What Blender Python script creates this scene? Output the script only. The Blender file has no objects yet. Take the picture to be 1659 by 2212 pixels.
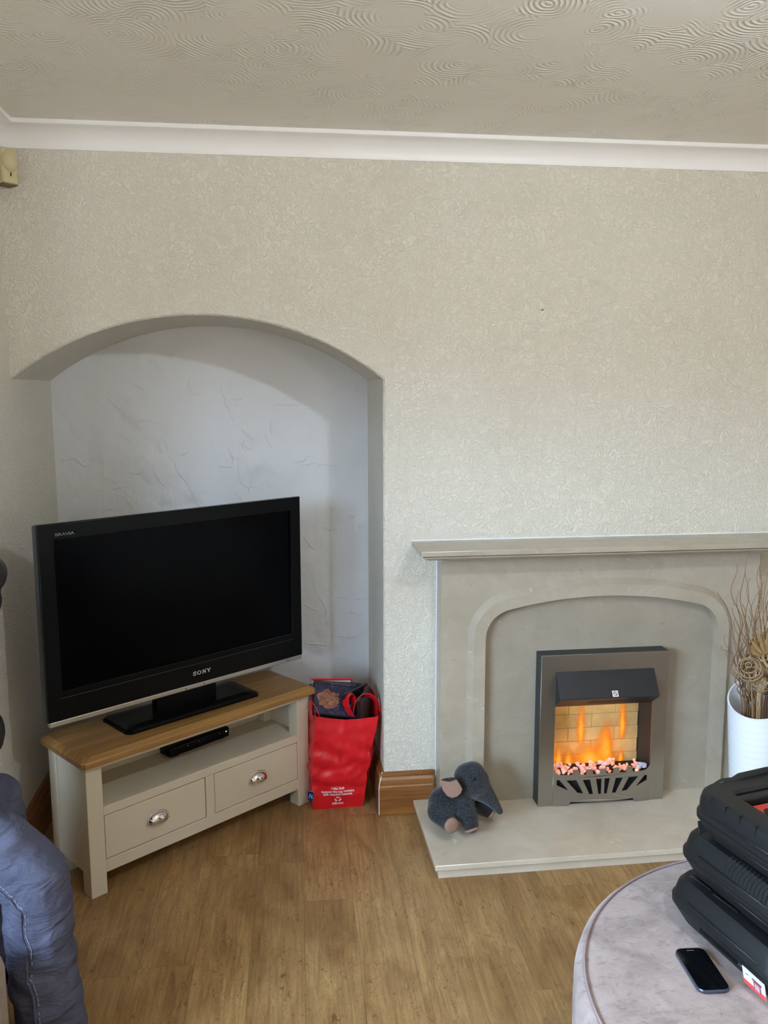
import bpy, bmesh, math, random
from mathutils import Vector, Matrix

random.seed(7)
S = bpy.context.scene
COL = S.collection
PI = math.pi

# ------------------------------------------------------------------ camera
cam_d = bpy.data.cameras.new('camera')
cam = bpy.data.objects.new('camera', cam_d)
COL.objects.link(cam)
cam.location = (0.0, -3.028, 1.6)
yaw, pitch, roll = math.radians(7.19), math.radians(8.21), math.radians(-0.1)
cam.matrix_world = (Matrix.Translation(cam.location) @ Matrix.Rotation(-yaw, 4, 'Z')
                    @ Matrix.Rotation(PI / 2 - pitch, 4, 'X') @ Matrix.Rotation(roll, 4, 'Z'))
cam_d.sensor_fit = 'HORIZONTAL'
cam_d.sensor_width = 36.0
cam_d.lens = 1840.0 / 1659.0 * 36.0
cam_d.clip_start = 0.02
S.camera = cam

# ------------------------------------------------------------------ world and exposure
SKY = 45.0
w = bpy.data.worlds.new('world')
S.world = w
w.use_nodes = True
# overcast daylight: cool sky above the roofs opposite, dim warm street and garden below
_nt = w.node_tree
_tc = _nt.nodes.new('ShaderNodeTexCoord')
_sp = _nt.nodes.new('ShaderNodeSeparateXYZ')
_rp = _nt.nodes.new('ShaderNodeValToRGB')
_nt.links.new(_tc.outputs['Generated'], _sp.inputs[0])
_mp = _nt.nodes.new('ShaderNodeMapRange')
_mp.inputs['From Min'].default_value = -0.1
_mp.inputs['From Max'].default_value = 0.4
_nt.links.new(_sp.outputs[2], _mp.inputs[0])
_nt.links.new(_mp.outputs[0], _rp.inputs[0])
_el = _rp.color_ramp.elements
_el[0].position, _el[0].color = 0.30, (0.060, 0.055, 0.045, 1)
_el[1].position, _el[1].color = 0.42, (0.56, 0.77, 1.0, 1)
_nt.links.new(_rp.outputs[0], _nt.nodes['Background'].inputs[0])
_nt.nodes['Background'].inputs[1].default_value = SKY
S.view_settings.view_transform = 'Standard'
S.view_settings.look = 'None'
S.view_settings.gamma = 1.0
S.view_settings.use_curve_mapping = False
S.view_settings.exposure = 0.0
S.cycles.use_denoising = True
S.cycles.max_bounces = 10
S.cycles.diffuse_bounces = 6
S.cycles.caustics_reflective = False
S.cycles.caustics_refractive = False


def area(name, loc, direction, sx, sy, power, color, spread=PI):
    l = bpy.data.lights.new(name, 'AREA')
    l.shape = 'RECTANGLE'
    l.size, l.size_y = sx, sy
    l.energy = power
    l.color = color
    l.spread = spread
    o = bpy.data.objects.new(name, l)
    COL.objects.link(o)
    o.location = loc
    o.rotation_euler = Vector(direction).to_track_quat('-Z', 'Z').to_euler()
    return o


# the bay window on the left guides the sampling of the sky; an added warm fill shines up at the ceiling behind the camera
_pt = area('bay_window_portal', (-1.74, -3.05, 1.345), (1, 0, 0), 2.42, 1.60, 1, (1, 1, 1))
_pt.data.cycles.is_portal = True
area('added_rear_fill', (1.5, -3.9, 1.6), (0, 0.2, 1), 0.5, 0.5, 42, (1.0, 0.88, 0.74))
LAMP_POS = Vector((1.0, -1.94, 2.27))
LAMP_POWER = 43
LAMP_COLOR = (0.74, 0.89, 1.0)

# ------------------------------------------------------------------ helpers


def tag(o, label=None, cat=None, group=None, kind=None):
    if label: o['label'] = label
    if cat: o['category'] = cat
    if group: o['group'] = group
    if kind: o['kind'] = kind
    return o


def empty(name, loc=(0, 0, 0), rz=0, label=None, cat=None, group=None):
    o = bpy.data.objects.new(name, None)
    o.empty_display_size = 0.05
    COL.objects.link(o)
    o.location = loc
    o.rotation_euler = (0, 0, rz)
    return tag(o, label, cat, group)


def obj(name, bm, m, parent=None, smooth=False, loc=None, rot=None, angle=None):
    if isinstance(bm, bmesh.types.BMesh):
        bmesh.ops.recalc_face_normals(bm, faces=bm.faces)
        me = bpy.data.meshes.new(name)
        bm.to_mesh(me)
        bm.free()
    else:
        me = bm
    if m is not None:
        me.materials.clear()
        for mm in (m if isinstance(m, (list, tuple)) else [m]):
            me.materials.append(mm)
    if smooth:
        if angle is None:
            me.shade_smooth()
        else:
            me.shade_smooth()
            me.set_sharp_from_angle(angle=math.radians(angle))
    o = bpy.data.objects.new(name, me)
    COL.objects.link(o)
    if parent is not None: o.parent = parent
    if loc is not None: o.location = loc
    if rot is not None: o.rotation_euler = rot
    return o


def B():
    return bmesh.new()


def box(bm, x0, x1, y0, y1, z0, z1, bev=0.0, seg=2):
    vs = [bm.verts.new(p) for p in ((x0, y0, z0), (x1, y0, z0), (x1, y1, z0), (x0, y1, z0),
                                    (x0, y0, z1), (x1, y0, z1), (x1, y1, z1), (x0, y1, z1))]
    fs = [bm.faces.new([vs[i] for i in f]) for f in ((3, 2, 1, 0), (4, 5, 6, 7), (0, 1, 5, 4),
                                                     (1, 2, 6, 5), (2, 3, 7, 6), (3, 0, 4, 7))]
    if bev > 0:
        es = list({e for f in fs for e in f.edges})
        bmesh.ops.bevel(bm, geom=es, offset=bev, segments=seg, profile=0.5, affect='EDGES', clamp_overlap=True)
    return bm


def bbox(*a, **k):
    return box(B(), *a, **k)


def prism(bm, pts, mp, a, b):
    """extrude the 2-D polygon pts; mp(u, v, w) maps to 3-D; w runs from a to b"""
    lo = [bm.verts.new(mp(u, v, a)) for u, v in pts]
    hi = [bm.verts.new(mp(u, v, b)) for u, v in pts]
    n = len(pts)
    bm.faces.new(lo[::-1])
    bm.faces.new(hi)
    for i in range(n):
        bm.faces.new((lo[i], lo[(i + 1) % n], hi[(i + 1) % n], hi[i]))
    return bm


def XZ(u, v, w): return (u, w, v)
def YZ(u, v, w): return (w, u, v)
def XY(u, v, w): return (u, v, w)


def lathe(bm, prof, n=48, cx=0, cy=0, cap=True):
    rings = []
    for r, z in prof:
        rings.append([bm.verts.new((cx + r * math.cos(2 * PI * i / n), cy + r * math.sin(2 * PI * i / n), z)) for i in range(n)])
    for a, b in zip(rings, rings[1:]):
        for i in range(n):
            bm.faces.new((a[i], a[(i + 1) % n], b[(i + 1) % n], b[i]))
    if cap:
        if prof[0][0] > 1e-6: bm.faces.new(rings[0][::-1])
        if prof[-1][0] > 1e-6: bm.faces.new(rings[-1])
    return bm


def tube(bm, pts, rad, n=6, closed=False):
    pts = [Vector(p) for p in pts]
    m = len(pts)
    rs = rad if isinstance(rad, (list, tuple)) else [rad] * m
    rings = []
    up = Vector((0.31, 0.17, 0.93)).normalized()
    for i, p in enumerate(pts):
        if closed: t = pts[(i + 1) % m] - pts[i - 1]
        else: t = pts[min(i + 1, m - 1)] - pts[max(i - 1, 0)]
        t.normalize()
        s = t.cross(up)
        if s.length < 1e-3: s = t.cross(Vector((1, 0, 0)))
        s.normalize()
        u = s.cross(t)
        rings.append([bm.verts.new(p + rs[i] * (math.cos(2 * PI * k / n) * s + math.sin(2 * PI * k / n) * u)) for k in range(n)])
    for i in range(m if closed else m - 1):
        a, b = rings[i], rings[(i + 1) % m]
        for k in range(n):
            bm.faces.new((a[k], a[(k + 1) % n], b[(k + 1) % n], b[k]))
    if not closed:
        bm.faces.new(rings[0][::-1])
        bm.faces.new(rings[-1])
    return bm


def ribbon(bm, pts, width_dir, wd, th=0.002):
    """a flat strap along pts"""
    pts = [Vector(p) for p in pts]
    rows = []
    wdv = Vector(width_dir).normalized()
    for i, p in enumerate(pts):
        t = (pts[min(i + 1, len(pts) - 1)] - pts[max(i - 1, 0)]).normalized()
        nrm = t.cross(wdv).normalized()
        rows.append([bm.verts.new(p + a * wdv * wd / 2 + b * nrm * th / 2) for a, b in ((-1, -1), (1, -1), (1, 1), (-1, 1))])
    for a, b in zip(rows, rows[1:]):
        for k in range(4):
            bm.faces.new((a[k], a[(k + 1) % 4], b[(k + 1) % 4], b[k]))
    bm.faces.new(rows[0][::-1])
    bm.faces.new(rows[-1])
    return bm


def ball(bm, c, r, seg=16, rings=10, rot=None):
    M = Matrix.Translation(c) @ (rot.to_matrix().to_4x4() if rot else Matrix.Identity(4)) @ Matrix.Diagonal((*(r if isinstance(r, (tuple, list)) else (r, r, r)), 1))
    bmesh.ops.create_uvsphere(bm, u_segments=seg, v_segments=rings, radius=1, matrix=M)
    return bm


def fill2d(polys, depth, bev=0.0):
    """2-D outlines (first one outer, the rest holes) -> mesh in the XZ plane, thickness depth along Y"""
    cu = bpy.data.curves.new('tmp', 'CURVE')
    cu.dimensions = '2D'
    cu.fill_mode = 'BOTH'
    cu.extrude = depth / 2
    cu.bevel_depth = bev
    for pl in polys:
        sp = cu.splines.new('POLY')
        sp.points.add(len(pl) - 1)
        for q, (x, y) in zip(sp.points, pl): q.co = (x, y, 0, 1)
        sp.use_cyclic_u = True
    o = bpy.data.objects.new('tmp', cu)
    COL.objects.link(o)
    dg = bpy.context.evaluated_depsgraph_get()
    me = bpy.data.meshes.new_from_object(o.evaluated_get(dg))
    bpy.data.objects.remove(o)
    bpy.data.curves.remove(cu)
    me.transform(Matrix.Rotation(PI / 2, 4, 'X'))
    return me


def text_mesh(body, size, depth=0.0004, align='CENTER', bold=0.0):
    cu = bpy.data.curves.new('tmp', 'FONT')
    cu.body = body
    cu.size = size
    cu.align_x = align
    cu.extrude = depth / 2
    cu.offset = bold
    cu.resolution_u = 3
    o = bpy.data.objects.new('tmp', cu)
    COL.objects.link(o)
    dg = bpy.context.evaluated_depsgraph_get()
    me = bpy.data.meshes.new_from_object(o.evaluated_get(dg))
    bpy.data.objects.remove(o)
    bpy.data.curves.remove(cu)
    me.transform(Matrix.Rotation(PI / 2, 4, 'X'))
    return me


def bake(bm_or_me, mods):
    """apply a list of (type, settings) modifiers and return the mesh"""
    if isinstance(bm_or_me, bmesh.types.BMesh):
        me = bpy.data.meshes.new('tmp')
        bm_or_me.to_mesh(me)
        bm_or_me.free()
    else:
        me = bm_or_me
    o = bpy.data.objects.new('tmp', me)
    COL.objects.link(o)
    for t, st in mods:
        md = o.modifiers.new(t, t)
        for k, v in st.items(): setattr(md, k, v)
    dg = bpy.context.evaluated_depsgraph_get()
    out = bpy.data.meshes.new_from_object(o.evaluated_get(dg))
    bpy.data.objects.remove(o)
    bpy.data.meshes.remove(me)
    return out


def copy_tree(o, parent=None):
    c = o.copy()
    COL.objects.link(c)
    if parent is not None: c.parent = parent
    for ch in list(o.children): copy_tree(ch, c)
    return c


# ------------------------------------------------------------------ materials


def srgb(r, g, b):
    f = lambda c: (c / 255 / 12.92) if c / 255 <= 0.04045 else ((c / 255 + 0.055) / 1.055) ** 2.4
    return (f(r), f(g), f(b), 1.0)


class Mat:
    def __init__(self, name, col, rough=0.5, metal=0.0, spec=0.5):
        self.m = bpy.data.materials.new(name)
        self.m.use_nodes = True
        self.nt = self.m.node_tree
        self.p = self.nt.nodes['Principled BSDF']
        self.p.inputs['Base Color'].default_value = col
        self.p.inputs['Roughness'].default_value = rough
        self.p.inputs['Metallic'].default_value = metal
        self.p.inputs['Specular IOR Level'].default_value = spec
        self._co = None

    def n(self, t, **ins):
        nd = self.nt.nodes.new(t)
        for k, v in ins.items():
            if k in ('operation', 'blend_type', 'data_type', 'feature', 'distance', 'voronoi_dimensions', 'noise_dimensions', 'noise_type', 'wave_type', 'bands_direction'):
                setattr(nd, k, v)
        return nd

    def link(self, a, b):
        self.nt.links.new(a, b)

    def coords(self, kind='Object', scale=(1, 1, 1), loc=(0, 0, 0)):
        tc = self.n('ShaderNodeTexCoord')
        mp = self.n('ShaderNodeMapping')
        mp.inputs['Scale'].default_value = scale
        mp.inputs['Location'].default_value = loc
        self.link(tc.outputs[kind], mp.inputs[0])
        return mp.outputs[0]

    def noise(self, co, scale, detail=4, rough=0.55, dist=0.0):
        nd = self.n('ShaderNodeTexNoise')
        nd.inputs['Scale'].default_value = scale
        nd.inputs['Detail'].default_value = detail
        nd.inputs['Roughness'].default_value = rough
        nd.inputs['Distortion'].default_value = dist
        self.link(co, nd.inputs['Vector'])
        return nd.outputs['Fac']

    def math(self, op, a, b=None, c=None):
        nd = self.n('ShaderNodeMath')
        nd.operation = op
        for i, v in enumerate((a, b, c)):
            if v is None: continue
            if isinstance(v, (int, float)): nd.inputs[i].default_value = v
            else: self.link(v, nd.inputs[i])
        return nd.outputs[0]

    def ramp(self, fac, stops):
        nd = self.n('ShaderNodeValToRGB')
        el = nd.color_ramp.elements
        while len(el) < len(stops): el.new(0.5)
        for e, (p, c) in zip(el, stops):
            e.position = p
            e.color = c if isinstance(c, (tuple, list)) else (c, c, c, 1)
        self.link(fac, nd.inputs[0])
        return nd.outputs[0]

    def mix(self, fac, a, b, bt='MIX'):
        nd = self.n('ShaderNodeMix')
        nd.data_type = 'RGBA'
        nd.blend_type = bt
        for i, v in ((0, fac), (6, a), (7, b)):
            if isinstance(v, (int, float)): nd.inputs[i].default_value = v
            elif isinstance(v, (tuple, list)): nd.inputs[i].default_value = v
            else: self.link(v, nd.inputs[i])
        return nd.outputs[2]

    def color(self, c):
        self.link(c, self.p.inputs['Base Color'])
        return self

    def bump(self, h, strength=0.3, dist=0.002):
        nd = self.n('ShaderNodeBump')
        nd.inputs['Strength'].default_value = strength
        nd.inputs['Distance'].default_value = dist
        self.link(h, nd.inputs['Height'])
        self.link(nd.outputs[0], self.p.inputs['Normal'])
        return self

    def set(self, **k):
        for a, v in k.items(): self.p.inputs[a.replace('_', ' ')].default_value = v
        return self


def plain(name, col, rough=0.5, metal=0.0, spec=0.5, var=0.06, vs=6.0, bump=0.0, bs=60.0):
    """a solid colour with a faint procedural variation"""
    M = Mat(name, col, rough, metal, spec)
    co = M.coords()
    f = M.noise(co, vs, 3)
    dark = tuple(c * (1 - var) for c in col[:3]) + (1,)
    lite = tuple(min(1, c * (1 + var)) for c in col[:3]) + (1,)
    M.color(M.ramp(f, [(0.3, dark), (0.7, lite)]))
    if bump > 0: M.bump(M.noise(co, bs, 4), 0.5, bump)
    return M.m


def make_wall():
    M = Mat('cream_wallpaper', srgb(222, 217, 205), 0.62, spec=0.35)
    co = M.coords()
    n1 = M.noise(co, 34, 2, 0.5, 2.2)
    ridge = M.math('ABSOLUTE', M.math('SUBTRACT', n1, 0.5))
    r2 = M.math('SMOOTH_MIN', M.math('MULTIPLY', ridge, 9.0), 1.0, 0.4)
    n3 = M.noise(co, 150, 2, 0.5)
    M.bump(M.math('ADD', r2, M.math('MULTIPLY', n3, 0.5)), 0.62, 0.0033)
    f = M.noise(co, 2.0, 3)
    M.color(M.ramp(f, [(0.3, srgb(219, 213, 200)), (0.7, srgb(224, 219, 208))]))
    return M.m


def make_alcove():
    M = Mat('white_trowelled_plaster', srgb(222, 222, 224), 0.6, spec=0.3)
    co = M.coords()
    wob = M.n('ShaderNodeTexNoise')
    wob.inputs['Scale'].default_value = 3.0
    wob.inputs['Detail'].default_value = 3
    M.link(co, wob.inputs['Vector'])
    add = M.n('ShaderNodeVectorMath')
    add.operation = 'MULTIPLY_ADD'
    add.inputs[1].default_value = (0.35, 0.35, 0.35)
    M.link(wob.outputs['Color'], add.inputs[0])
    M.link(co, add.inputs[2])
    v = M.n('ShaderNodeTexVoronoi')
    v.feature = 'F1'
    v.inputs['Scale'].default_value = 6.5
    M.link(add.outputs[0], v.inputs['Vector'])
    sep = M.n('ShaderNodeSeparateColor')
    M.link(v.outputs['Color'], sep.inputs[0])
    step = M.math('MULTIPLY', sep.outputs[0], M.ramp(M.noise(co, 4.5, 2), [(0.42, 0.0), (0.6, 1.0)]))
    fine = M.noise(co, 22, 3)
    h = M.math('ADD', M.math('MULTIPLY', step, 1.0), M.math('MULTIPLY', fine, 0.35))
    M.bump(h, 0.9, 0.014)
    return M.m


def make_ceiling():
    M = Mat('swirled_artex_paint', srgb(224, 219, 210), 0.36, spec=0.5)
    co = M.coords()
    wob = M.n('ShaderNodeTexNoise')
    wob.inputs['Scale'].default_value = 5.0
    M.link(co, wob.inputs['Vector'])
    add = M.n('ShaderNodeVectorMath')
    add.operation = 'MULTIPLY_ADD'
    add.inputs[1].default_value = (0.06, 0.06, 0.0)
    M.link(wob.outputs['Color'], add.inputs[0])
    M.link(co, add.inputs[2])
    hs = []
    for sc, off in ((5.2, 0.0), (7.0, 3.7)):
        mp = M.n('ShaderNodeMapping')
        mp.inputs['Location'].default_value = (off, off * 0.7, 0)
        M.link(add.outputs[0], mp.inputs[0])
        v = M.n('ShaderNodeTexVoronoi')
        v.voronoi_dimensions = '2D'
        v.inputs['Scale'].default_value = sc
        v.inputs['Randomness'].default_value = 0.9
        M.link(mp.outputs[0], v.inputs['Vector'])
        d = M.math('DIVIDE', v.outputs['Distance'], sc)
        s = M.math('SINE', M.math('MULTIPLY', d, 2 * PI / 0.0135))
        s = M.math('POWER', M.math('MULTIPLY_ADD', s, 0.5, 0.5), 1.6)
        hs.append(s)
    sel = M.ramp(M.noise(co, 3.2, 2), [(0.46, 0.0), (0.54, 1.0)])
    h = M.n('ShaderNodeMix')
    h.data_type = 'FLOAT'
    M.link(sel, h.inputs[0])
    M.link(hs[0], h.inputs[2])
    M.link(hs[1], h.inputs[3])
    mask = M.ramp(M.noise(co, 6.0, 3), [(0.42, 0.02), (0.60, 1.0)])
    M.bump(M.math('MULTIPLY', h.outputs[0], mask), 0.7, 0.0036)
    return M.m


def make_floor(name, stops, seed):
    M = Mat(name, srgb(150, 118, 76), 0.36, spec=0.45)
    tc = M.n('ShaderNodeTexCoord')
    oi = M.n('ShaderNodeObjectInfo')
    off = M.math('MULTIPLY', oi.outputs['Random'], 40.0)
    cmb = M.n('ShaderNodeCombineXYZ')
    M.link(off, cmb.inputs[0])
    M.link(off, cmb.inputs[1])
    cmb.inputs[2].default_value = seed
    ad = M.n('ShaderNodeVectorMath')
    ad.operation = 'ADD'
    M.link(tc.outputs['Object'], ad.inputs[0])
    M.link(cmb.outputs[0], ad.inputs[1])

    def mp(scale):
        m_ = M.n('ShaderNodeMapping')
        m_.inputs['Scale'].default_value = scale
        M.link(ad.outputs[0], m_.inputs[0])
        return m_.outputs[0]
    broad = M.noise(mp((9, 3.2, 1)), 1.0, 5, 0.66, 0.9)
    grain = M.noise(mp((90, 5, 1)), 1.0, 5, 0.65, 0.4)
    wav = M.noise(mp((15, 4.2, 1)), 1.0, 2, 0.5, 3.4)
    ring = M.math('PINGPONG', M.math('MULTIPLY', wav, 9.0), 0.5)
    knots = M.ramp(M.noise(mp((14, 6, 1)), 1.0, 3, 0.6, 1.2), [(0.70, 0.0), (0.78, 1.0)])
    dash = M.ramp(M.noise(mp((46, 18, 1)), 1.0, 3, 0.55, 1.6), [(0.62, 0.0), (0.70, 1.0)])
    base = M.ramp(broad, stops)
    c = M.mix(M.math('MULTIPLY', M.ramp(grain, [(0.35, 1.0), (0.6, 0.0)]), 0.50), base, srgb(104, 74, 42), 'MIX')
    c = M.mix(M.math('MULTIPLY', M.ramp(ring, [(0.0, 1.0), (0.12, 0.0)]), 0.38), c, srgb(84, 58, 32), 'MIX')
    c = M.mix(M.math('MULTIPLY', knots, 0.5), c, srgb(92, 64, 38), 'MIX')
    c = M.mix(M.math('MULTIPLY', dash, 0.55), c, srgb(84, 56, 30), 'MIX')
    hv = M.n('ShaderNodeHueSaturation')
    M.link(c, hv.inputs['Color'])
    M.link(M.math('MULTIPLY_ADD', oi.outputs['Random'], 0.16, 0.90), hv.inputs['Value'])
    M.color(hv.outputs[0])
    M.link(M.math('MULTIPLY_ADD', grain, 0.2, 0.28), M.p.inputs['Roughness'])
    M.bump(grain, 0.12, 0.0008)
    return M.m


def make_wood(name, dark, mid, lite, rough=0.38, axis='X', sc=1.0, bump=0.0006):
    M = Mat(name, mid, rough, spec=0.5)
    s = {'X': (3 * sc, 50 * sc, 50 * sc), 'Y': (50 * sc, 3 * sc, 50 * sc), 'Z': (50 * sc, 50 * sc, 3 * sc)}[axis]
    g = M.noise(M.coords(scale=s), 1.0, 5, 0.6, 0.5)
    s2 = tuple(x * 0.2 for x in s)
    b = M.noise(M.coords(scale=s2), 1.0, 3, 0.6, 1.5)
    c = M.ramp(g, [(0.3, dark), (0.5, mid), (0.72, lite)])
    c = M.mix(M.math('MULTIPLY', M.ramp(b, [(0.4, 1.0), (0.6, 0.0)]), 0.4), c, dark)
    M.color(c)
    M.bump(g, 0.2, bump)
    return M.m


def make_stone(name, k, rough):
    M = Mat(name, srgb(196 * k, 188 * k, 172 * k), rough, spec=0.5)
    co = M.coords()
    a = M.noise(co, 7, 5, 0.6, 0.6)
    b = M.noise(M.coords(scale=(1, 1, 1.5)), 42, 4, 0.6, 1.0)
    c = M.noise(M.coords(scale=(1, 1, 2.4)), 26, 2, 0.5, 1.2)
    base = M.ramp(a, [(0.3, srgb(166 * k, 154 * k, 137 * k)), (0.7, srgb(181 * k, 169 * k, 152 * k))])
    base = M.mix(M.math('MULTIPLY', M.ramp(b, [(0.32, 1.0), (0.44, 0.0)]), 0.42), base, srgb(166 * k, 156 * k, 140 * k))
    base = M.mix(M.math('MULTIPLY', M.ramp(c, [(0.70, 0.0), (0.76, 1.0)]), 0.35), base, srgb(224 * k, 217 * k, 202 * k))
    base = M.mix(M.math('MULTIPLY', M.ramp(M.noise(M.coords(scale=(1, 1, 2), loc=(5, 3, 1)), 30, 2, 0.5, 0.8), [(0.71, 0.0), (0.76, 1.0)]), 0.5), base, srgb(146 * k, 136 * k, 120 * k))
    M.color(base)
    return M.m


def make_brushed():
    M = Mat('brushed_steel', (0.42, 0.405, 0.375, 1), 0.3, 1.0)
    g = M.noise(M.coords(scale=(4, 60, 700)), 1.0, 3, 0.6)
    M.link(M.math('MULTIPLY_ADD', g, 0.18, 0.26), M.p.inputs['Roughness'])
    M.bump(g, 0.08, 0.0004)
    M.p.inputs['Anisotropic'].default_value = 0.4
    return M.m


def make_velvet():
    M = Mat('mottled_pink_velvet', srgb(186, 170, 170), 0.85, spec=0.2)
    co = M.coords()
    a = M.noise(co, 9, 5, 0.65, 0.6)
    b = M.noise(M.coords(scale=(1, 1.6, 1)), 32, 4, 0.65, 1.0)
    c = M.ramp(a, [(0.3, srgb(132, 118, 114)), (0.52, srgb(160, 144, 140)), (0.75, srgb(176, 162, 159))])
    c = M.mix(M.math('MULTIPLY', M.ramp(b, [(0.52, 0.0), (0.70, 1.0)]), 0.55), c, srgb(112, 98, 98))
    M.color(c)
    M.set(Sheen_Weight=0.35, Sheen_Roughness=0.4)
    M.p.inputs['Sheen Tint'].default_value = (0.9, 0.85, 0.9, 1)
    M.bump(b, 0.2, 0.001)
    return M.m


def make_tweed():
    M = Mat('charcoal_tweed', srgb(58, 61, 70), 0.95, spec=0.1)
    co = M.coords()
    a = M.noise(co, 330, 3, 0.7)
    c = M.ramp(a, [(0.35, srgb(22, 23, 27)), (0.52, srgb(42, 43, 48)), (0.72, srgb(86, 87, 92))])
    M.color(c)
    M.set(Sheen_Weight=0.25)
    M.bump(a, 0.5, 0.0012)
    return M.m


def make_denim():
    M = Mat('blue_grey_denim', srgb(98, 104, 134), 0.9, spec=0.15)
    co = M.coords()
    a = M.noise(co, 7, 4, 0.6, 0.6)
    t = M.noise(M.coords(scale=(1, 1, 3)), 260, 2, 0.6)
    wr = M.noise(M.coords(scale=(1, 1, 2.2)), 11, 3, 0.5, 0.8)
    c = M.ramp(a, [(0.3, srgb(60, 62, 82)), (0.7, srgb(88, 90, 110))])
    c = M.mix(0.25, c, M.ramp(t, [(0.3, srgb(48, 50, 70)), (0.7, srgb(116, 118, 134))]))
    M.color(c)
    M.bump(M.math('ADD', M.math('MULTIPLY', wr, 4.0), M.math('MULTIPLY', t, 0.15)), 0.7, 0.006)
    return M.m


def make_bag():
    M = Mat('glossy_red_woven_plastic', srgb(216, 22, 34), 0.34, spec=0.5)
    co = M.coords()
    wv = M.noise(M.coords(scale=(1, 1, 1)), 300, 2)
    a = M.noise(co, 12, 4, 0.5, 0.8)
    M.color(M.ramp(a, [(0.3, srgb(198, 16, 28)), (0.7, srgb(222, 26, 38))]))
    M.bump(M.math('ADD', M.math('MULTIPLY', a, 2.0), M.math('MULTIPLY', wv, 0.15)), 0.4, 0.004)
    return M.m


def make_flame(name, seed):
    M = Mat(name, (0, 0, 0, 1), 0.5)
    nt = M.nt
    tc = M.n('ShaderNodeTexCoord')
    sp = M.n('ShaderNodeSeparateXYZ')
    wob = M.noise(M.coords('Object', loc=(seed, 0, 0)), 26, 2, 0.5, 0.5)
    M.link(tc.outputs['Generated'], sp.inputs[0])
    x = M.math('ADD', sp.outputs[0], M.math('MULTIPLY', M.math('SUBTRACT', wob, 0.5), 0.25))
    cx = M.math('SUBTRACT', 1.0, M.math('ABSOLUTE', M.math('MULTIPLY_ADD', x, 2.0, -1.0)))
    side = M.math('SMOOTH_MAX', M.math('MULTIPLY', cx, 1.1), 0.0, 0.1)
    side = M.math('MINIMUM', M.math('POWER', M.math('MAXIMUM', side, 0.0), 1.3), 1.0)
    z = sp.outputs[2]
    vert = M.ramp(z, [(0.0, 0.55), (0.25, 1.0), (0.6, 0.55), (0.98, 0.0)])
    al = M.math('MULTIPLY', side, vert)
    em = M.n('ShaderNodeEmission')
    em.inputs['Strength'].default_value = 1.25
    M.link(M.ramp(al, [(0.1, (0.75, 0.16, 0.01, 1)), (0.5, (0.95, 0.27, 0.015, 1)), (0.95, (1.0, 0.42, 0.05, 1))]), em.inputs[0])
    tr = M.n('ShaderNodeBsdfTransparent')
    mx = M.n('ShaderNodeMixShader')
    M.link(M.math('MINIMUM', M.math('MULTIPLY', al, 1.15), 0.92), mx.inputs[0])
    M.link(tr.outputs[0], mx.inputs[1])
    M.link(em.outputs[0], mx.inputs[2])
    M.link(mx.outputs[0], nt.nodes['Material Output'].inputs[0])
    return M.m


def make_crystal():
    M = Mat('glowing_crystal', (0.9, 0.55, 0.45, 1), 0.12, spec=0.7)
    oi = M.n('ShaderNodeObjectInfo')
    c = M.ramp(oi.outputs['Random'], [(0.0, (1.0, 0.20, 0.08, 1)), (0.4, (1.0, 0.40, 0.10, 1)), (0.7, (0.95, 0.35, 0.25, 1)), (1.0, (0.9, 0.5, 0.5, 1))])
    M.link(c, M.p.inputs['Emission Color'])
    M.p.inputs['Emission Strength'].default_value = 0.55
    M.p.inputs['Base Color'].default_value = (0.45, 0.30, 0.30, 1)
    return M.m


wall_m = make_wall()
alc_m = make_alcove()
ceil_m = make_ceiling()
floor_ms = [make_floor('oak_laminate', [(0.3, srgb(134, 100, 61)), (0.48, srgb(160, 124, 80)), (0.72, srgb(179, 144, 98))], 0.0)]
sub_m = plain('dark_joint', srgb(104, 76, 48), 0.8)
white_m = plain('white_gloss_paint', srgb(243, 241, 241), 0.42, var=0.015)
caulk_m = plain('white_sealant', srgb(236, 238, 242), 0.4, var=0.02)
skirt_m = make_wood('stained_pine', srgb(108, 66, 30), srgb(142, 92, 46), srgb(164, 112, 62), 0.32, 'X')
skirt_y_m = make_wood('stained_pine_side', srgb(108, 66, 30), srgb(142, 92, 46), srgb(164, 112, 62), 0.32, 'Y')
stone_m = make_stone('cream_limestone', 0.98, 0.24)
panel_m = make_stone('limestone_shaded_copy', 0.88, 0.34)  # same limestone, the shade of the recess put into its colour
hearth_m = make_stone('limestone_lit_copy', 1.15, 0.2)  # same limestone, lightened for the light falling on the hearth
steel_m = make_brushed()
black_metal_m = plain('black_enamelled_metal', srgb(30, 31, 34), 0.45, spec=0.4, bump=0.0003, bs=400)
char_m = plain('charcoal_metal', srgb(46, 49, 50), 0.5, spec=0.4, bump=0.0003, bs=300)
brick_m = plain('pale_firebrick', srgb(176, 150, 100), 0.8, var=0.12, vs=30, bump=0.001, bs=120)
crystal_m = make_crystal()
cream_paint_m = plain('cream_satin_paint', srgb(206, 196, 176), 0.42, var=0.02)
oak_m = make_wood('pale_oak', srgb(118, 82, 40), srgb(148, 108, 58), srgb(168, 128, 74), 0.3, 'X', 0.8)
chrome_m = plain('polished_chrome', (0.78, 0.76, 0.74, 1), 0.08, 1.0, var=0.02)
tv_m = plain('black_gloss_plastic', srgb(9, 9, 10), 0.26, spec=0.16, var=0.05)
tv_side_m = plain('dark_grey_plastic', srgb(44, 48, 50), 0.4, var=0.04)
screen_m = plain('dark_lcd_screen', srgb(3, 3, 5), 0.2, spec=0.07, var=0.02)
silver_m = plain('silver_trim', (0.66, 0.65, 0.63, 1), 0.32, 1.0, var=0.02)
logo_m = plain('pale_silver_lettering', srgb(196, 198, 202), 0.35, var=0.02)
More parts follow.
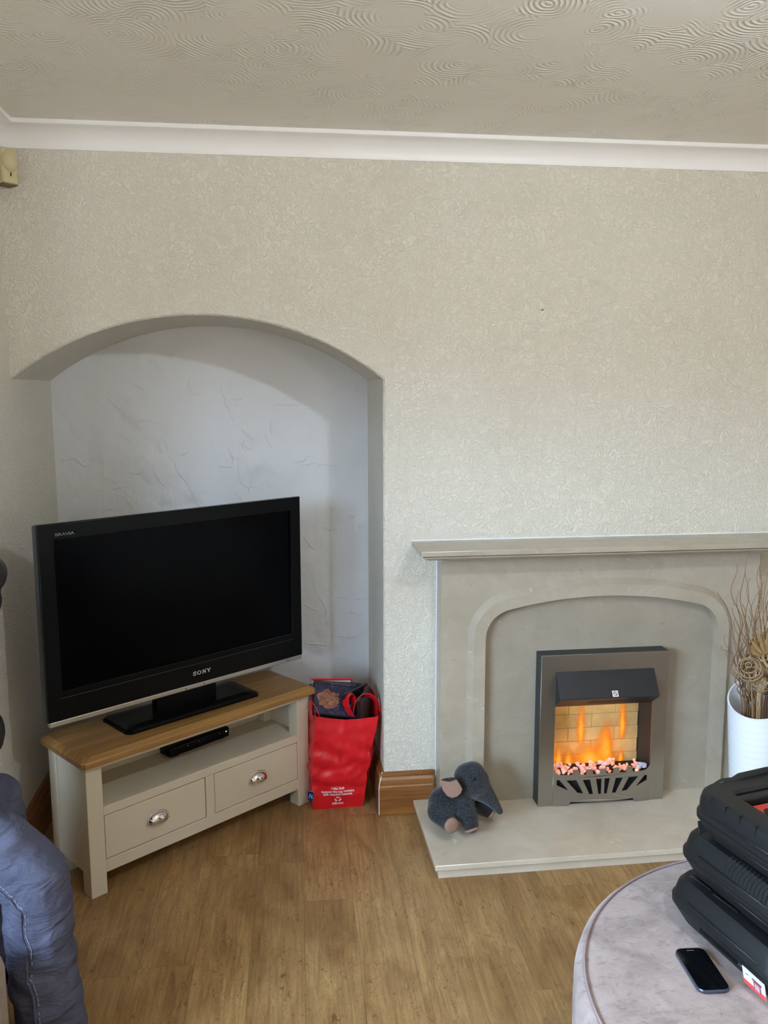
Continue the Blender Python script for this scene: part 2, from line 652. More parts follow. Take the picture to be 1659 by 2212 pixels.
dim_logo_m = plain('dim_grey_lettering', srgb(92, 92, 94), 0.5, var=0.02)
bag_m = make_bag()
print_m = plain('white_print', srgb(236, 226, 226), 0.5, var=0.03)
velvet_m = make_velvet()
case_m = plain('black_moulded_plastic', srgb(19, 20, 21), 0.5, spec=0.4, var=0.06, vs=20)
groove_m = plain('black_plastic_groove_shade', srgb(14, 15, 17), 0.7, var=0.05)  # black plastic; on slots and grooves it stands in for their shade
tweed_m = make_tweed()
tan_m = plain('tan_felt', srgb(146, 116, 102), 0.9, spec=0.1, var=0.08, vs=60, bump=0.0006, bs=300)
denim_m = make_denim()
jacket_m = plain('black_quilted_nylon', srgb(17, 17, 20), 0.5, spec=0.4, var=0.15, vs=12, bump=0.006, bs=16)
skin_m = plain('skin', srgb(206, 160, 138), 0.55, var=0.06, vs=20)
hair_m = plain('dark_brown_hair', srgb(54, 40, 30), 0.6, var=0.2, vs=80, bump=0.002, bs=200)
vase_m = plain('white_glazed_ceramic', srgb(230, 233, 238), 0.22, var=0.015)
twig_m = plain('brown_willow_twig', srgb(132, 96, 64), 0.7, var=0.25, vs=30)
pale_m = plain('bleached_cane', srgb(160, 134, 98), 0.7, var=0.12, vs=40)
straw_m = plain('straw_coloured_leaf', srgb(150, 120, 76), 0.75, var=0.15, vs=40)
sensor_m = plain('aged_cream_plastic', srgb(204, 192, 150), 0.45, var=0.03)
sofa_m = plain('beige_chenille', srgb(150, 138, 126), 0.9, spec=0.1, var=0.12, vs=40, bump=0.002, bs=160)

# ------------------------------------------------------------------ the room
XL, XR, YF, YA, H = -0.882, 3.2, -4.9, 0.522, 2.448
XB = -1.72      # bay wall
AJ = 0.38       # alcove right jamb
ARC_C, ARC_Z, ARC_R = -0.251, 0.821, 1.03


def arch_z(x, r=ARC_R):
    return ARC_Z + math.sqrt(r * r - (x - ARC_C) ** 2)


def struct(name, bm, m, parent=None, smooth=False, angle=None):
    o = obj(name, bm, m, parent, smooth, angle=angle)
    if parent is None: o['kind'] = 'structure'
    return o


# back wall with the arched alcove opening, its soffit and its right jamb
bm = B()
N = 48
rr = 0.006
xs = [XL + (AJ - XL) * i / N for i in range(N + 1)]
front, edge, back = [], [], []
top = []
for x in xs:
    z = arch_z(min(x, AJ))
    front.append(bm.verts.new((min(x + (rr if x == xs[-1] else 0), AJ + rr), 0, z + rr)))
    edge.append(bm.verts.new((x, rr, z)))
    back.append(bm.verts.new((x, YA, z)))
    top.append(bm.verts.new((min(x + (rr if x == xs[-1] else 0), AJ + rr), 0, H)))
for i in range(N):
    bm.faces.new((front[i], front[i + 1], top[i + 1], top[i]))
    bm.faces.new((front[i], edge[i], edge[i + 1], front[i + 1]))
    bm.faces.new((edge[i], back[i], back[i + 1], edge[i + 1]))
jf = bm.verts.new((AJ + rr, 0, 0))
je = bm.verts.new((AJ, rr, 0))
jb = bm.verts.new((AJ, YA, 0))
bm.faces.new((front[-1], edge[-1], je, jf))
bm.faces.new((edge[-1], back[-1], jb, je))
r0 = bm.verts.new((XR, 0, 0)); r1 = bm.verts.new((XR, 0, H))
bm.faces.new((jf, r0, r1, top[-1], front[-1]))
wb = struct('wall_back', bm, wall_m)
struct('wall_alcove', bbox(XL - 0.05, AJ + 0.05, YA, YA + 0.06, 0, 2.0), alc_m)
ra = random.Random(31)
bm = B()
paths = [[(-0.46, 1.47), (-0.455, 1.40), (-0.43, 1.33), (-0.40, 1.27), (-0.36, 1.21), (-0.335, 1.15), (-0.305, 1.10), (-0.27, 1.03), (-0.255, 0.97)],
         [(-0.86, 1.32), (-0.80, 1.325), (-0.77, 1.295), (-0.74, 1.31)], [(-0.50, 1.28), (-0.47, 1.22), (-0.43, 1.19)],
         [(-0.35, 1.10), (-0.30, 1.105), (-0.25, 1.115), (-0.22, 1.11)], [(-0.60, 1.27), (-0.56, 1.26), (-0.52, 1.28)],
         [(-0.15, 1.36), (-0.16, 1.24), (-0.13, 1.20), (-0.05, 1.19)], [(-0.16, 1.12), (-0.10, 1.10), (-0.03, 1.115), (0.01, 1.12)],
         [(0.02, 1.12), (0.03, 1.05), (0.01, 0.98)], [(-0.54, 1.06), (-0.53, 0.97), (-0.44, 0.965), (-0.41, 0.93)], [(-0.54, 1.06), (-0.42, 1.075)],
         [(-0.42, 1.18), (-0.41, 1.09), (-0.37, 1.07)], [(-0.66, 1.20), (-0.60, 1.215)], [(-0.62, 1.17), (-0.58, 1.11)], [(-0.74, 1.03), (-0.69, 1.045)],
         [(-0.22, 1.62), (-0.20, 1.54), (-0.17, 1.47)], [(-0.05, 1.42), (-0.02, 1.36)], [(0.10, 1.29), (0.16, 1.295)], [(-0.10, 1.24), (-0.12, 1.18)],
         [(0.14, 0.80), (0.16, 0.74), (0.195, 0.68), (0.20, 0.60)], [(0.10, 0.70), (0.14, 0.67), (0.19, 0.665)], [(0.24, 0.72), (0.36, 0.71)], [(0.22, 0.55), (0.32, 0.54)],
         [(-0.46, 1.10), (-0.43, 1.02), (-0.40, 0.99)], [(-0.56, 1.62), (-0.52, 1.60)], [(0.10, 0.52), (0.17, 0.515), (0.24, 0.50)], [(-0.24, 1.29), (-0.18, 1.285)]]
for k in range(46):
    x, z = ra.uniform(-0.84, 0.34), ra.uniform(0.5, 1.6)
    a = ra.choice((0.1, -0.15, 0.25, -1.1, -1.3, 1.35))
    q = [(x, z)]
    for j in range(ra.randint(2, 4)):
        a2 = a + ra.uniform(-0.6, 0.6)
        L_ = ra.uniform(0.012, 0.035)
        q.append((q[-1][0] + L_ * math.cos(a2), q[-1][1] + L_ * math.sin(a2)))
    paths.append(q)
for q in paths:
    pp = []
    for (x0, z0), (x1, z1) in zip(q, q[1:]):
        for j in range(4):
            t = j / 4
            pp.append((x0 + (x1 - x0) * t + ra.uniform(-0.003, 0.003), YA + 0.0008, z0 + (z1 - z0) * t + ra.uniform(-0.003, 0.003)))
    pp.append((q[-1][0], YA + 0.0008, q[-1][1]))
    nn = len(pp)
    tube(bm, pp, [0.0008 + ra.uniform(0.0022, 0.0040) * math.sin(PI * (i + 0.6) / (nn + 0.2)) for i in range(nn)], 6)
o = obj('plaster_ridge', bm, alc_m, bpy.data.objects['wall_alcove'], True)
o['kind'] = 'stuff'
struct('wall_left', bbox(XL - 0.12, XL, -0.5, YA, 0, H), wall_m)
struct('wall_bay_end', bbox(XB, XL - 0.12, -0.5, -0.40, 0, H), wall_m)
# bay wall with the window opening
bm = B()
WY0, WY1, WZ0, WZ1 = -4.25, -1.85, 0.55, 2.14
box(bm, XB - 0.2, XB, YF, WY0, 0, H); box(bm, XB - 0.2, XB, WY1, -0.40, 0, H)
box(bm, XB - 0.2, XB, WY0, WY1, 0, WZ0); box(bm, XB - 0.2, XB, WY0, WY1, WZ1, H)
struct('wall_bay', bm, wall_m)
struct('wall_right', bbox(XR, XR + 0.1, YF, 0.0, 0, H), wall_m)
struct('wall_front', bbox(XB - 0.2, XR + 0.1, YF - 0.2, YF, 0, H), wall_m)
struct('ceiling', bbox(XB - 0.2, XR + 0.1, YF - 0.2, YA + 0.1, H, H + 0.1), ceil_m)

pane_M = Mat('clear_glass_pane', (1, 1, 1, 1), 0.0)
tr = pane_M.n('ShaderNodeBsdfTransparent'); gl = pane_M.n('ShaderNodeBsdfGlossy'); mx = pane_M.n('ShaderNodeMixShader')
gl.inputs['Roughness'].default_value = 0.02
mx.inputs[0].default_value = 0.06
pane_M.link(tr.outputs[0], mx.inputs[1]); pane_M.link(gl.outputs[0], mx.inputs[2])
pane_M.link(mx.outputs[0], pane_M.nt.nodes['Material Output'].inputs[0])


def window(name, mp, u0, u1, z0, z1):
    bm = B()
    f = 0.05
    for a, b, c, d in ((u0, u0 + f, z0, z1), (u1 - f, u1, z0, z1), (u0 + f, u1 - f, z0, z0 + f), (u0 + f, u1 - f, z1 - f, z1), ((u0 + u1) / 2 - f / 2, (u0 + u1) / 2 + f / 2, z0 + f, z1 - f)):
        prism(bm, [(a, c), (b, c), (b, d), (a, d)], mp, -0.03, 0.03)
    o = struct(name, bm, white_m)
    m_ = (u0 + u1) / 2
    for a, b in ((u0 + f, m_ - f / 2), (m_ + f / 2, u1 - f)):
        obj('pane', prism(B(), [(a, z0 + f), (b, z0 + f), (b, z1 - f), (a, z1 - f)], mp, -0.004, 0.004), pane_M.m, o)


window('window_1', lambda u, v, w: (XB - 0.15 + w, u, v), WY0, WY1, WZ0, WZ1)

# floor: laminate boards, each its own piece
fl = struct('floor', bbox(XB, XR, YF, YA, -0.06, -0.008), sub_m)
PW, PL = 0.155, 1.28
ang = math.radians(-1.4)
fl_root = fl
pm = bpy.data.meshes.new('plank')
bm = box(B(), 0.0002, PW - 0.0002, 0.0002, PL - 0.0002, -0.008, 0.0, 0.0004, 1)
bm.to_mesh(pm); bm.free()
pm.materials.append(floor_ms[0])
ca, sa = math.cos(ang), math.sin(ang)
rng = random.Random(3)
for i in range(-7, 19):
    shift = rng.uniform(0, PL)
    for j in range(-5, 4):
        u0, v0 = i * PW - 0.015, j * PL + shift - 0.9
        corners = [(u0 + a, v0 + b) for a in (0, PW) for b in (0, PL)]
        W = [(0.07 + ca * u - sa * v, -0.7 + sa * u + ca * v) for u, v in corners]
        if max(p[0] for p in W) < -1.5 or min(p[0] for p in W) > 2.1 or max(p[1] for p in W) < -3.3 or min(p[1] for p in W) > YA - 0.02: continue
        if max(p[0] for p in W) > XR or min(p[0] for p in W) < XB: continue
        # boards are trimmed at the alcove back and the wall line
        lim = (YA if W[0][0] < AJ - 0.1 else 0.06)
        top_v = max(p[1] for p in W)
        me = pm
        if top_v > lim:
            ln = PL - (top_v - lim) - 0.004
            if ln < 0.08: continue
            bm = box(B(), 0.0002, PW - 0.0002, 0.0002, ln, -0.008, 0.0, 0.0004, 1)
            me = bpy.data.meshes.new('plank'); bm.to_mesh(me); bm.free(); me.materials.append(floor_ms[0])
        o = bpy.data.objects.new('plank', me)
        COL.objects.link(o)
        o.parent = fl
        o.location = (0.07 + ca * u0 - sa * v0, -0.7 + sa * u0 + ca * v0, 0)
        o.rotation_euler = (0, 0, ang)

# coving: a concave cornice with a square bead at the ceiling
cov = [(0.0, H - 0.074), (-0.006, H - 0.074), (-0.006, H - 0.068)]
for i in range(9):
    t = i / 8 * PI / 2
    cov.append((-0.006 - 0.058 * (1 - math.cos(t)), H - 0.068 + 0.052 * math.sin(t)))
cov += [(-0.070, H - 0.014), (-0.074, H - 0.013), (-0.074, H), (0.0, H)]
cov = [(a, b) for a, b in cov]
bm = B()
lo = [bm.verts.new((XL - b_y, b_y, b_z)) for b_y, b_z in cov]
hi = [bm.verts.new((XR, b_y, b_z)) for b_y, b_z in cov]
for i in range(len(cov)):
    k = (i + 1) % len(cov)
    bm.faces.new((lo[i], lo[k], hi[k], hi[i]))
struct('trim_1', bm, white_m, smooth=True, angle=35)
bm = B()
lo = [bm.verts.new((XL - b_y, b_y, b_z)) for b_y, b_z in cov]
hi = [bm.verts.new((XL - b_y, -0.5, b_z)) for b_y, b_z in cov]
bm.faces.new(hi)
for i in range(len(cov)):
    k = (i + 1) % len(cov)
    bm.faces.new((lo[i], lo[k], hi[k], hi[i]))
struct('trim_2', bm, white_m, smooth=True, angle=35)

# skirting boards (ogee top, plain face)
SK = [(0, 0), (0.021, 0), (0.021, 0.112), (0.0175, 0.116), (0.0175, 0.121), (0.019, 0.126), (0.0165, 0.138), (0.0105, 0.147), (0.010, 0.151), (0.0125, 0.155), (0.011, 0.163), (0.006, 0.166), (0, 0.166)]
bm = prism(B(), SK, lambda u, v, w: (w, -u, v), AJ - 0.021 + 0.0005, 0.571)
struct('baseboard_back', bm, skirt_m)
bm = prism(B(), SK, lambda u, v, w: (AJ - u, w, v), -0.0003, YA)
struct('baseboard_jamb', bm, skirt_y_m)
bm = prism(B(), SK, lambda u, v, w: (w, YA - u, v), XL, AJ)
struct('baseboard_alcove', bm, skirt_m)
bm = prism(B(), SK, lambda u, v, w: (XL + u, w, v), -0.5, YA)
struct('baseboard_left', bm, skirt_y_m)
bm = tube(B(), [(AJ - 0.0215, -0.0215, 0.005 + k * 0.016 + 0.001 * (k % 2)) for k in range(8)] + [(AJ - 0.019, -0.019, 0.128), (AJ - 0.012, -0.012, 0.15), (AJ - 0.008, -0.008, 0.168)], 0.0016, 6)
o = obj('filler_bead', bm, caulk_m, bpy.data.objects['baseboard_back'])

# small wall plug left in the plain wall above the fireplace
o = obj('nail', lathe(B(), [(0.0, 0.0), (0.0035, 0.0), (0.0035, 0.003), (0.0, 0.004)], 10), plain('dull_nail', srgb(110, 96, 78), 0.5), loc=(0.955, 0.0, 1.88), rot=(PI / 2, 0, 0))
tag(o, 'tiny brown nail in the bare wall high above the mantel shelf', 'nail')

# ------------------------------------------------------------------ fireplace
fp = empty('fireplace', (1.1875, 0, 0), 0, 'cream limestone fireplace with arched moulding, mantel shelf and raised hearth', 'fireplace')
FPX = 1.1875
HZ = 0.055
FW = 0.609       # half width of the surround
FD = -0.085      # surround face
PNL = -0.066     # recessed back panel
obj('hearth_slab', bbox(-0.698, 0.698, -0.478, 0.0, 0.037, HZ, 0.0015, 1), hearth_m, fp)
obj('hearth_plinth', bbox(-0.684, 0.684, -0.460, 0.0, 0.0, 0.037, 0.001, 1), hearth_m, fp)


def arch_path(off, n1=3, n2=14, n3=26):
    """left leg up, corner, shallow arch, corner, right leg down; local to the fireplace centre"""
    r, R = 0.11, 1.6
    zc, zb = 0.699, 0.848 - 1.6
    cxl = -0.4475 + r
    a1 = math.atan2(zc - zb, cxl)             # direction from the big centre through the corner centre
    pts = [(-0.4475 - off, HZ + (zc - HZ) * i / n1) for i in range(n1)]
    for i in range(n2):
        t = PI + (a1 - PI) * i / n2
        pts.append((cxl + (r + off) * math.cos(t), zc + (r + off) * math.sin(t)))
    for i in range(n3 + 1):
        t = a1 + (PI - a1 - a1) * i / n3
        pts.append(((R + off) * math.cos(t), zb + (R + off) * math.sin(t)))
    left = pts[:n1 + n2]
    pts += [(-x, z) for x, z in reversed(left)]
    return pts


# arch moulding: chamfered outside, square inside
bm = B()
sec = [(0.0, PNL), (0.0, -0.104), (0.043, -0.104), (0.064, FD)]
rows = []
for off, y in sec:
    rows.append([bm.verts.new((x, y, z)) for x, z in arch_path(off)])
rows.append([bm.verts.new((x, PNL, z)) for x, z in arch_path(0.064)])
for a, b in zip(rows, rows[1:]):
    for i in range(len(a) - 1):
        bm.faces.new((a[i], b[i], b[i + 1], a[i + 1]))
for e in (0, -1):
    bm.faces.new([r[e] for r in rows] if e == 0 else [r[e] for r in reversed(rows)])
obj('arch_moulding', bm, stone_m, fp, True, angle=22)
# surround face around the arch with its returns to the wall
P = arch_path(0.060)
ZT = 1.013
RECT = []
for x, z in P:
    dx, dz = x, z - HZ
    s = min((FW / abs(dx)) if abs(dx) > 1e-6 else 1e9, ((ZT - HZ) / dz) if dz > 1e-6 else 1e9)
    RECT.append([dx * s, HZ + dz * s])
for cxn in (-FW, FW):
    k = min(range(len(RECT)), key=lambda i: (RECT[i][0] - cxn) ** 2 + (RECT[i][1] - ZT) ** 2)
    RECT[k] = [cxn, ZT]
bm = B()
inn = [bm.verts.new((x, FD, z)) for x, z in P]
out = [bm.verts.new((x, FD, z)) for x, z in RECT]
bk = [bm.verts.new((x, 0, z)) for x, z in RECT]
for i in range(len(P) - 1):
    bm.faces.new((inn[i], out[i], out[i + 1], inn[i + 1]))
    bm.faces.new((out[i], bk[i], bk[i + 1], out[i + 1]))
obj('surround_face', bm, stone_m, fp, True, angle=20)
# recessed back panel with the cut-out for the fire
FH, FXO = 0.20, 0.0       # half width of the cut-out
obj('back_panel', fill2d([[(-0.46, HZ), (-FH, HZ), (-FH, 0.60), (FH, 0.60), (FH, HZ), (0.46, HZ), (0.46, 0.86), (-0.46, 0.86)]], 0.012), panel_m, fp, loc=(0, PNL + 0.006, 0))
# mantel shelf and the moulding beneath it
obj('mantel_shelf', bbox(-0.7035, 0.7035, -0.213, 0.0, 1.032, 1.05, 0.002, 2), stone_m, fp)
bm = B()
bed = [(0.197, 1.0315), (0.197, 1.0285), (0.203, 1.0275), (0.203, 1.024), (0.196, 1.019), (0.186, 1.0155), (0.182, 1.013)]
rows = []
for d, z in [(0.205, 1.032)] + bed:
    k = 0.213 - d
    rows.append([bm.verts.new(p) for p in ((-0.7035 + k, 0, z), (-0.7035 + k, -d, z), (0.7035 - k, -d, z), (0.7035 - k, 0, z))])
for a, b in zip(rows, rows[1:]):
    for i in range(3): bm.faces.new((a[i], a[i + 1], b[i + 1], b[i]))
bm.faces.new(rows[-1]); bm.faces.new(rows[0])
obj('mantel_moulding', bm, stone_m, fp)
# beads of white sealant along the wall
bm = tube(B(), [(-0.7035, -0.001, 1.051), (0.7035, -0.001, 1.051)], 0.0035, 6)
tube(bm, [(-FW - 0.0005, -0.001, 0.06), (-FW - 0.0005, -0.001, 1.012)], 0.0028, 6)
o = obj('sealant_bead', bm, caulk_m, fp)
tag(o, 'white sealant line')

# ------------------------------------------------------------------ electric fire
ef = empty('electric_fire', (1.187, 0, HZ), 0, 'brushed steel electric fire with lit flames, brick back and fanned fret', 'fire')
FWD, FHT = 0.2435, 0.582
FY = -0.131
# outer casing: open charcoal frame box behind the steel front
bm = B()
box(bm, -FWD, -0.19, -0.127, PNL, 0.0, FHT); box(bm, 0.19, FWD, -0.127, PNL, 0.0, FHT)
box(bm, -0.19, 0.19, -0.127, PNL, 0.52, FHT)
obj('outer_casing', bm, char_m, ef)
fr = fill2d([[(-FWD, 0), (-0.1885, 0), (-0.1885, 0.520), (0.1885, 0.520), (0.1885, 0), (FWD, 0), (FWD, FHT), (-FWD, FHT)]], 0.004, 0.0006)
obj('front_frame', fr, steel_m, ef, loc=(0, FY + 0.001, 0))
# firebox shell
bm = B()
box(bm, -0.196, -0.1885, -0.127, -0.001, 0.0, 0.525); box(bm, 0.1885, 0.196, -0.127, -0.001, 0.0, 0.525)
box(bm, -0.1885, 0.1885, -0.127, -0.001, 0.515, 0.525)
box(bm, -0.1885, 0.1885, -0.006, -0.001, 0.0, 0.515)
box(bm, -0.1885, 0.1885, -0.125, -0.006, 0.0, 0.004)
obj('firebox', bm, black_metal_m, ef)
# brick lining, brick by brick
for row in range(7):
    z0 = 0.034 + row * 0.0542
    x0 = -0.093 if row % 2 == 1 else 0.0
    for k in range(-2, 3):
        a = x0 + k * 0.187 + 0.0005
        b = a + 0.187 - 0.0011
        a, b = max(a, -0.188), min(b, 0.188)
        if b - a < 0.01: continue
        obj('brick', bbox(a, b, -0.013, -0.006, z0 + 0.0006, z0 + 0.0536, 0.0008, 1), brick_m, ef)
# flames shown on the screen in front of the bricks
flame_ms = [make_flame('flame_glow_%d' % k, 3.1 * k) for k in range(3)]


def flame(cx, z0, wd, ht, lean=0.0, k=0, bend=0.0):
    bm = B()
    n = 10
    L, R_ = [], []
    for i in range(n + 1):
        t = i / n
        hw = wd / 2 * (math.sin(PI * min(1, 0.22 + 0.78 * t)) ** 0.8 if t < 1 else 0.02) * (1 - 0.25 * t)
        c = cx + lean * t + bend * math.sin(PI * t)
        z = z0 + ht * t
        L.append(bm.verts.new((c - hw, 0, z))); R_.append(bm.verts.new((c + hw, 0, z)))
    for i in range(n): bm.faces.new((L[i], R_[i], R_[i + 1], L[i + 1]))
    o = obj('flame', bm, flame_ms[k % 3], ef, loc=(0, -0.0165 - 0.0012 * k, 0))
    return o


flame(-0.045, 0.185, 0.052, 0.19, 0.006, 0, 0.0)
flame(0.122, 0.20, 0.045, 0.20, 0.020, 1, -0.008)
flame(-0.155, 0.10, 0.075, 0.17, -0.03, 2, 0.0)
flame(-0.135, 0.10, 0.045, 0.10, 0.02, 0, 0.0)
flame(0.045, 0.10, 0.11, 0.20, 0.03, 1, 0.0)
flame(-0.01, 0.10, 0.20, 0.11, 0.01, 2, 0.0)
flame(0.02, 0.09, 0.30, 0.075, 0.0, 0, 0.0)
flame(0.118, 0.10, 0.035, 0.075, 0.004, 2, 0.0)
flame(-0.09, 0.095, 0.06, 0.085, 0.0, 1, 0.0)
flame(0.07, 0.11, 0.05, 0.15, -0.01, 0, 0.0)
# sloping hood with its grille and the control mark
bm = prism(B(), [(-0.129, 0.520), (-0.185, 0.437), (-0.187, 0.431), (-0.118, 0.381), (-0.060, 0.381), (-0.050, 0.520)], lambda u, v, w: (w, u, v), -0.188, 0.188)
hood = obj('hood', bm, black_metal_m, ef)
for k in range(26):
    x = -0.070 + k * 0.0068
    bm = prism(B(), [(-0.168, 0.4178), (-0.1685, 0.4172), (-0.1385, 0.3955), (-0.138, 0.3961)], lambda u, v, w: (w + (v - 0.40) * 0.2, u, v), x, x + 0.0032)
    obj('grille_slot', bm, groove_m, hood)
sl = hood
cm = obj('control_mark', bbox(-0.011, 0.011, -0.0012, 0, -0.011, 0.011), print_m, hood, loc=(0.02, -0.1815, 0.4455), rot=(math.radians(-33.5), 0, 0))
bm = B()
tube(bm, [(0.0075 * math.cos(2 * PI * i / 20), -0.0016, 0.0075 * math.sin(2 * PI * i / 20)) for i in range(20)], 0.0011, 5, True)
box(bm, -0.0012, 0.0012, -0.0022, -0.001, -0.0075, 0.0075)
bmesh.ops.rotate(bm, verts=bm.verts, matrix=Matrix.Rotation(math.radians(-40), 3, 'Y'))
for v in bm.verts: v.co.y = -0.0012 - abs(v.co.y) * 0.3
me = bpy.data.meshes.new('mark'); bm.to_mesh(me); bm.free()
me.transform(Matrix.Translation((0.02, -0.1815, 0.4455)) @ Matrix.Rotation(math.radians(-33.5), 4, 'X'))
obj('dial_symbol', me, groove_m, hood)
# fret: castellated top, eight fanned slots, two feet
o2 = [(-0.1885, 0.0), (-0.132, 0.0), (-0.121, 0.016)]
o2 += [(-0.121 + 0.242 * i / 10, 0.016 - 0.004 * math.sin(PI * i / 10)) for i in range(1, 10)]
o2 += [(0.121, 0.016), (0.132, 0.0), (0.1885, 0.0), (0.1885, 0.141)]
top_l = []
for c in (0.104, 0.052, 0.0, -0.052, -0.104):
    top_l += [(c + 0.0135, 0.121), (c + 0.010, 0.141), (c - 0.010, 0.141), (c - 0.0135, 0.121)]
o2 += [(0.172, 0.124), (0.156, 0.121)] + top_l + [(-0.156, 0.121), (-0.172, 0.124), (-0.1885, 0.141)]
half = [[(-0.027, 0.103), (-0.006, 0.103), (-0.006, 0.043), (-0.016, 0.043)],
        [(-0.078, 0.101), (-0.050, 0.102), (-0.037, 0.044), (-0.051, 0.044)],
        [(-0.140, 0.101), (-0.102, 0.101), (-0.075, 0.048), (-0.096, 0.051)],
        [(-0.176, 0.103), (-0.166, 0.103), (-0.132, 0.062), (-0.176, 0.083)]]
holes = half + [[(-x, z) for x, z in reversed(h)] for h in half]
me = fill2d([o2] + holes, 0.003)
bm = B(); bm.from_mesh(me)
bmesh.ops.subdivide_edges(bm, edges=[e for e in bm.edges if abs(e.verts[0].co.x - e.verts[1].co.x) > 0.03], cuts=3)
for v in bm.verts: v.co.y -= 0.010 * (1 - (v.co.x / 0.1885) ** 2)
bm.to_mesh(me); bm.free()
obj('fret', me, steel_m, ef, loc=(0, -0.134, 0))
obj('fret_backing', bbox(-0.186, 0.186, -0.118, -0.112, 0.006, 0.112), groove_m, ef)
# crystals on the fuel bed
obj('fuel_bed', bbox(-0.188, 0.188, -0.112, -0.018, 0.100, 0.108), groove_m, ef)
crm = []
for k in range(4):
    bm = B(); bmesh.ops.create_icosphere(bm, subdivisions=1, radius=0.011)
    r_ = random.Random(k)
    for v in bm.verts: v.co *= r_.uniform(0.75, 1.25)
    me = bpy.data.meshes.new('crystal'); bm.to_mesh(me); bm.free(); me.materials.append(crystal_m)
    crm.append(me)
rc = random.Random(5)
for k in range(110):
    o = bpy.data.objects.new('crystal', crm[k % 4]); COL.objects.link(o); o.parent = ef
    o.location = (rc.uniform(-0.172, 0.172), rc.uniform(-0.130, -0.05), 0.117 + rc.uniform(0, 0.016))
    o.rotation_euler = (rc.uniform(0, 6), rc.uniform(0, 6), rc.uniform(0, 6))
    s = rc.uniform(0.5, 1.05); o.scale = (s, s * 0.9, s * 0.8)
clear_m = plain('clear_grey_crystal', srgb(190, 186, 204), 0.08, spec=0.8, var=0.15, vs=60)
for q in ((0.158, -0.118, 0.136), (0.170, -0.120, 0.134), (0.150, -0.12, 0.131)):
    bm = B(); bmesh.ops.create_icosphere(bm, subdivisions=1, radius=0.0125)
    o = obj('crystal', bm, clear_m, ef, loc=q, rot=(q[0] * 30, 1, 2))
# the fire's own light: LEDs under the fuel bed and behind the hood
for nm, q, e, c in (('fire_led', (1.187, -0.085, HZ + 0.155), 0.22, (1.0, 0.45, 0.12)), ('fire_hood_led', (1.187, -0.07, HZ + 0.36), 0.10, (1.0, 0.72, 0.36))):
    l = bpy.data.lights.new(nm, 'AREA'); l.shape = 'RECTANGLE'; l.size = 0.30; l.size_y = 0.03; l.energy = e; l.color = c
    lo_ = bpy.data.objects.new(nm, l); COL.objects.link(lo_); lo_.location = q
    lo_.rotation_euler = Vector((0, 0.75, 0.55 if nm == 'fire_led' else -0.35)).to_track_quat('-Z', 'Y').to_euler()

# ------------------------------------------------------------------ pendant lamp (just out of frame)
pl = empty('pendant_lamp', LAMP_POS, 0, 'bare bulb pendant lamp hanging from the ceiling above the pink pouffe', 'lamp')
obj('cord', tube(B(), [(0, 0, 0.075), (0, 0, H - LAMP_POS.z)], 0.003, 6), white_m, pl)
obj('ceiling_rose', lathe(B(), [(0.045, H - LAMP_POS.z), (0.043, H - LAMP_POS.z - 0.018), (0.012, H - LAMP_POS.z - 0.026), (0.0, H - LAMP_POS.z - 0.026)], 24), white_m, pl, True, angle=40)
obj('lamp_holder', lathe(B(), [(0.0, 0.040), (0.016, 0.040), (0.016, 0.078), (0.0, 0.078)], 16), white_m, pl)
l = bpy.data.lights.new('pendant_bulb', 'POINT'); l.energy = LAMP_POWER; l.color = LAMP_COLOR; l.shadow_soft_size = 0.032
lo_ = bpy.data.objects.new('pendant_bulb', l); COL.objects.link(lo_); lo_.location = LAMP_POS

# ------------------------------------------------------------------ television stand
D2 = math.radians(38.43)
ST_O = Vector((-0.607, -0.436, 0))
st = empty('tv_stand', ST_O, D2, 'cream painted television stand with oak top, open shelf and two drawers', 'stand')
SWD, SD = 0.905, 0.262
lg = 0.054
for x0, x1, y0, y1 in ((0, lg, 0, lg), (SWD - lg, SWD, 0, lg), (0, lg, SD - lg, SD), (SWD - lg, SWD, SD - lg, SD)):
    obj('leg', bbox(x0, x1, y0, y1, 0, 0.445, 0.0015, 1), cream_paint_m, st)
obj('side_panel', bbox(0.006, 0.020, lg, SD - lg, 0.068, 0.445), cream_paint_m, st)
obj('side_panel', bbox(SWD - 0.020, SWD - 0.006, lg, SD - lg, 0.068, 0.445), cream_paint_m, st)
obj('back_board', bbox(lg, SWD - lg, SD - 0.012, SD - 0.002, 0.068, 0.445), cream_paint_m, st)
obj('top_rail', bbox(lg, SWD - lg, 0.001, 0.021, 0.424, 0.445, 0.001, 1), cream_paint_m, st)
obj('middle_rail', bbox(lg, SWD - lg, 0.001, 0.024, 0.262, 0.292, 0.0015, 1), cream_paint_m, st)
obj('apron', bbox(lg, SWD - lg, 0.001, 0.021, 0.070, 0.112, 0.0012, 1), cream_paint_m, st)
obj('shelf', bbox(0.02, SWD - 0.02, 0.024, SD - 0.012, 0.268, 0.286), cream_paint_m, st)
obj('drawer_divider', bbox(0.4345, 0.4695, 0.001, 0.021, 0.112, 0.262, 0.001, 1), cream_paint_m, st)
obj('bottom_board', bbox(0.02, SWD - 0.02, 0.024, SD - 0.012, 0.09, 0.104), cream_paint_m, st)
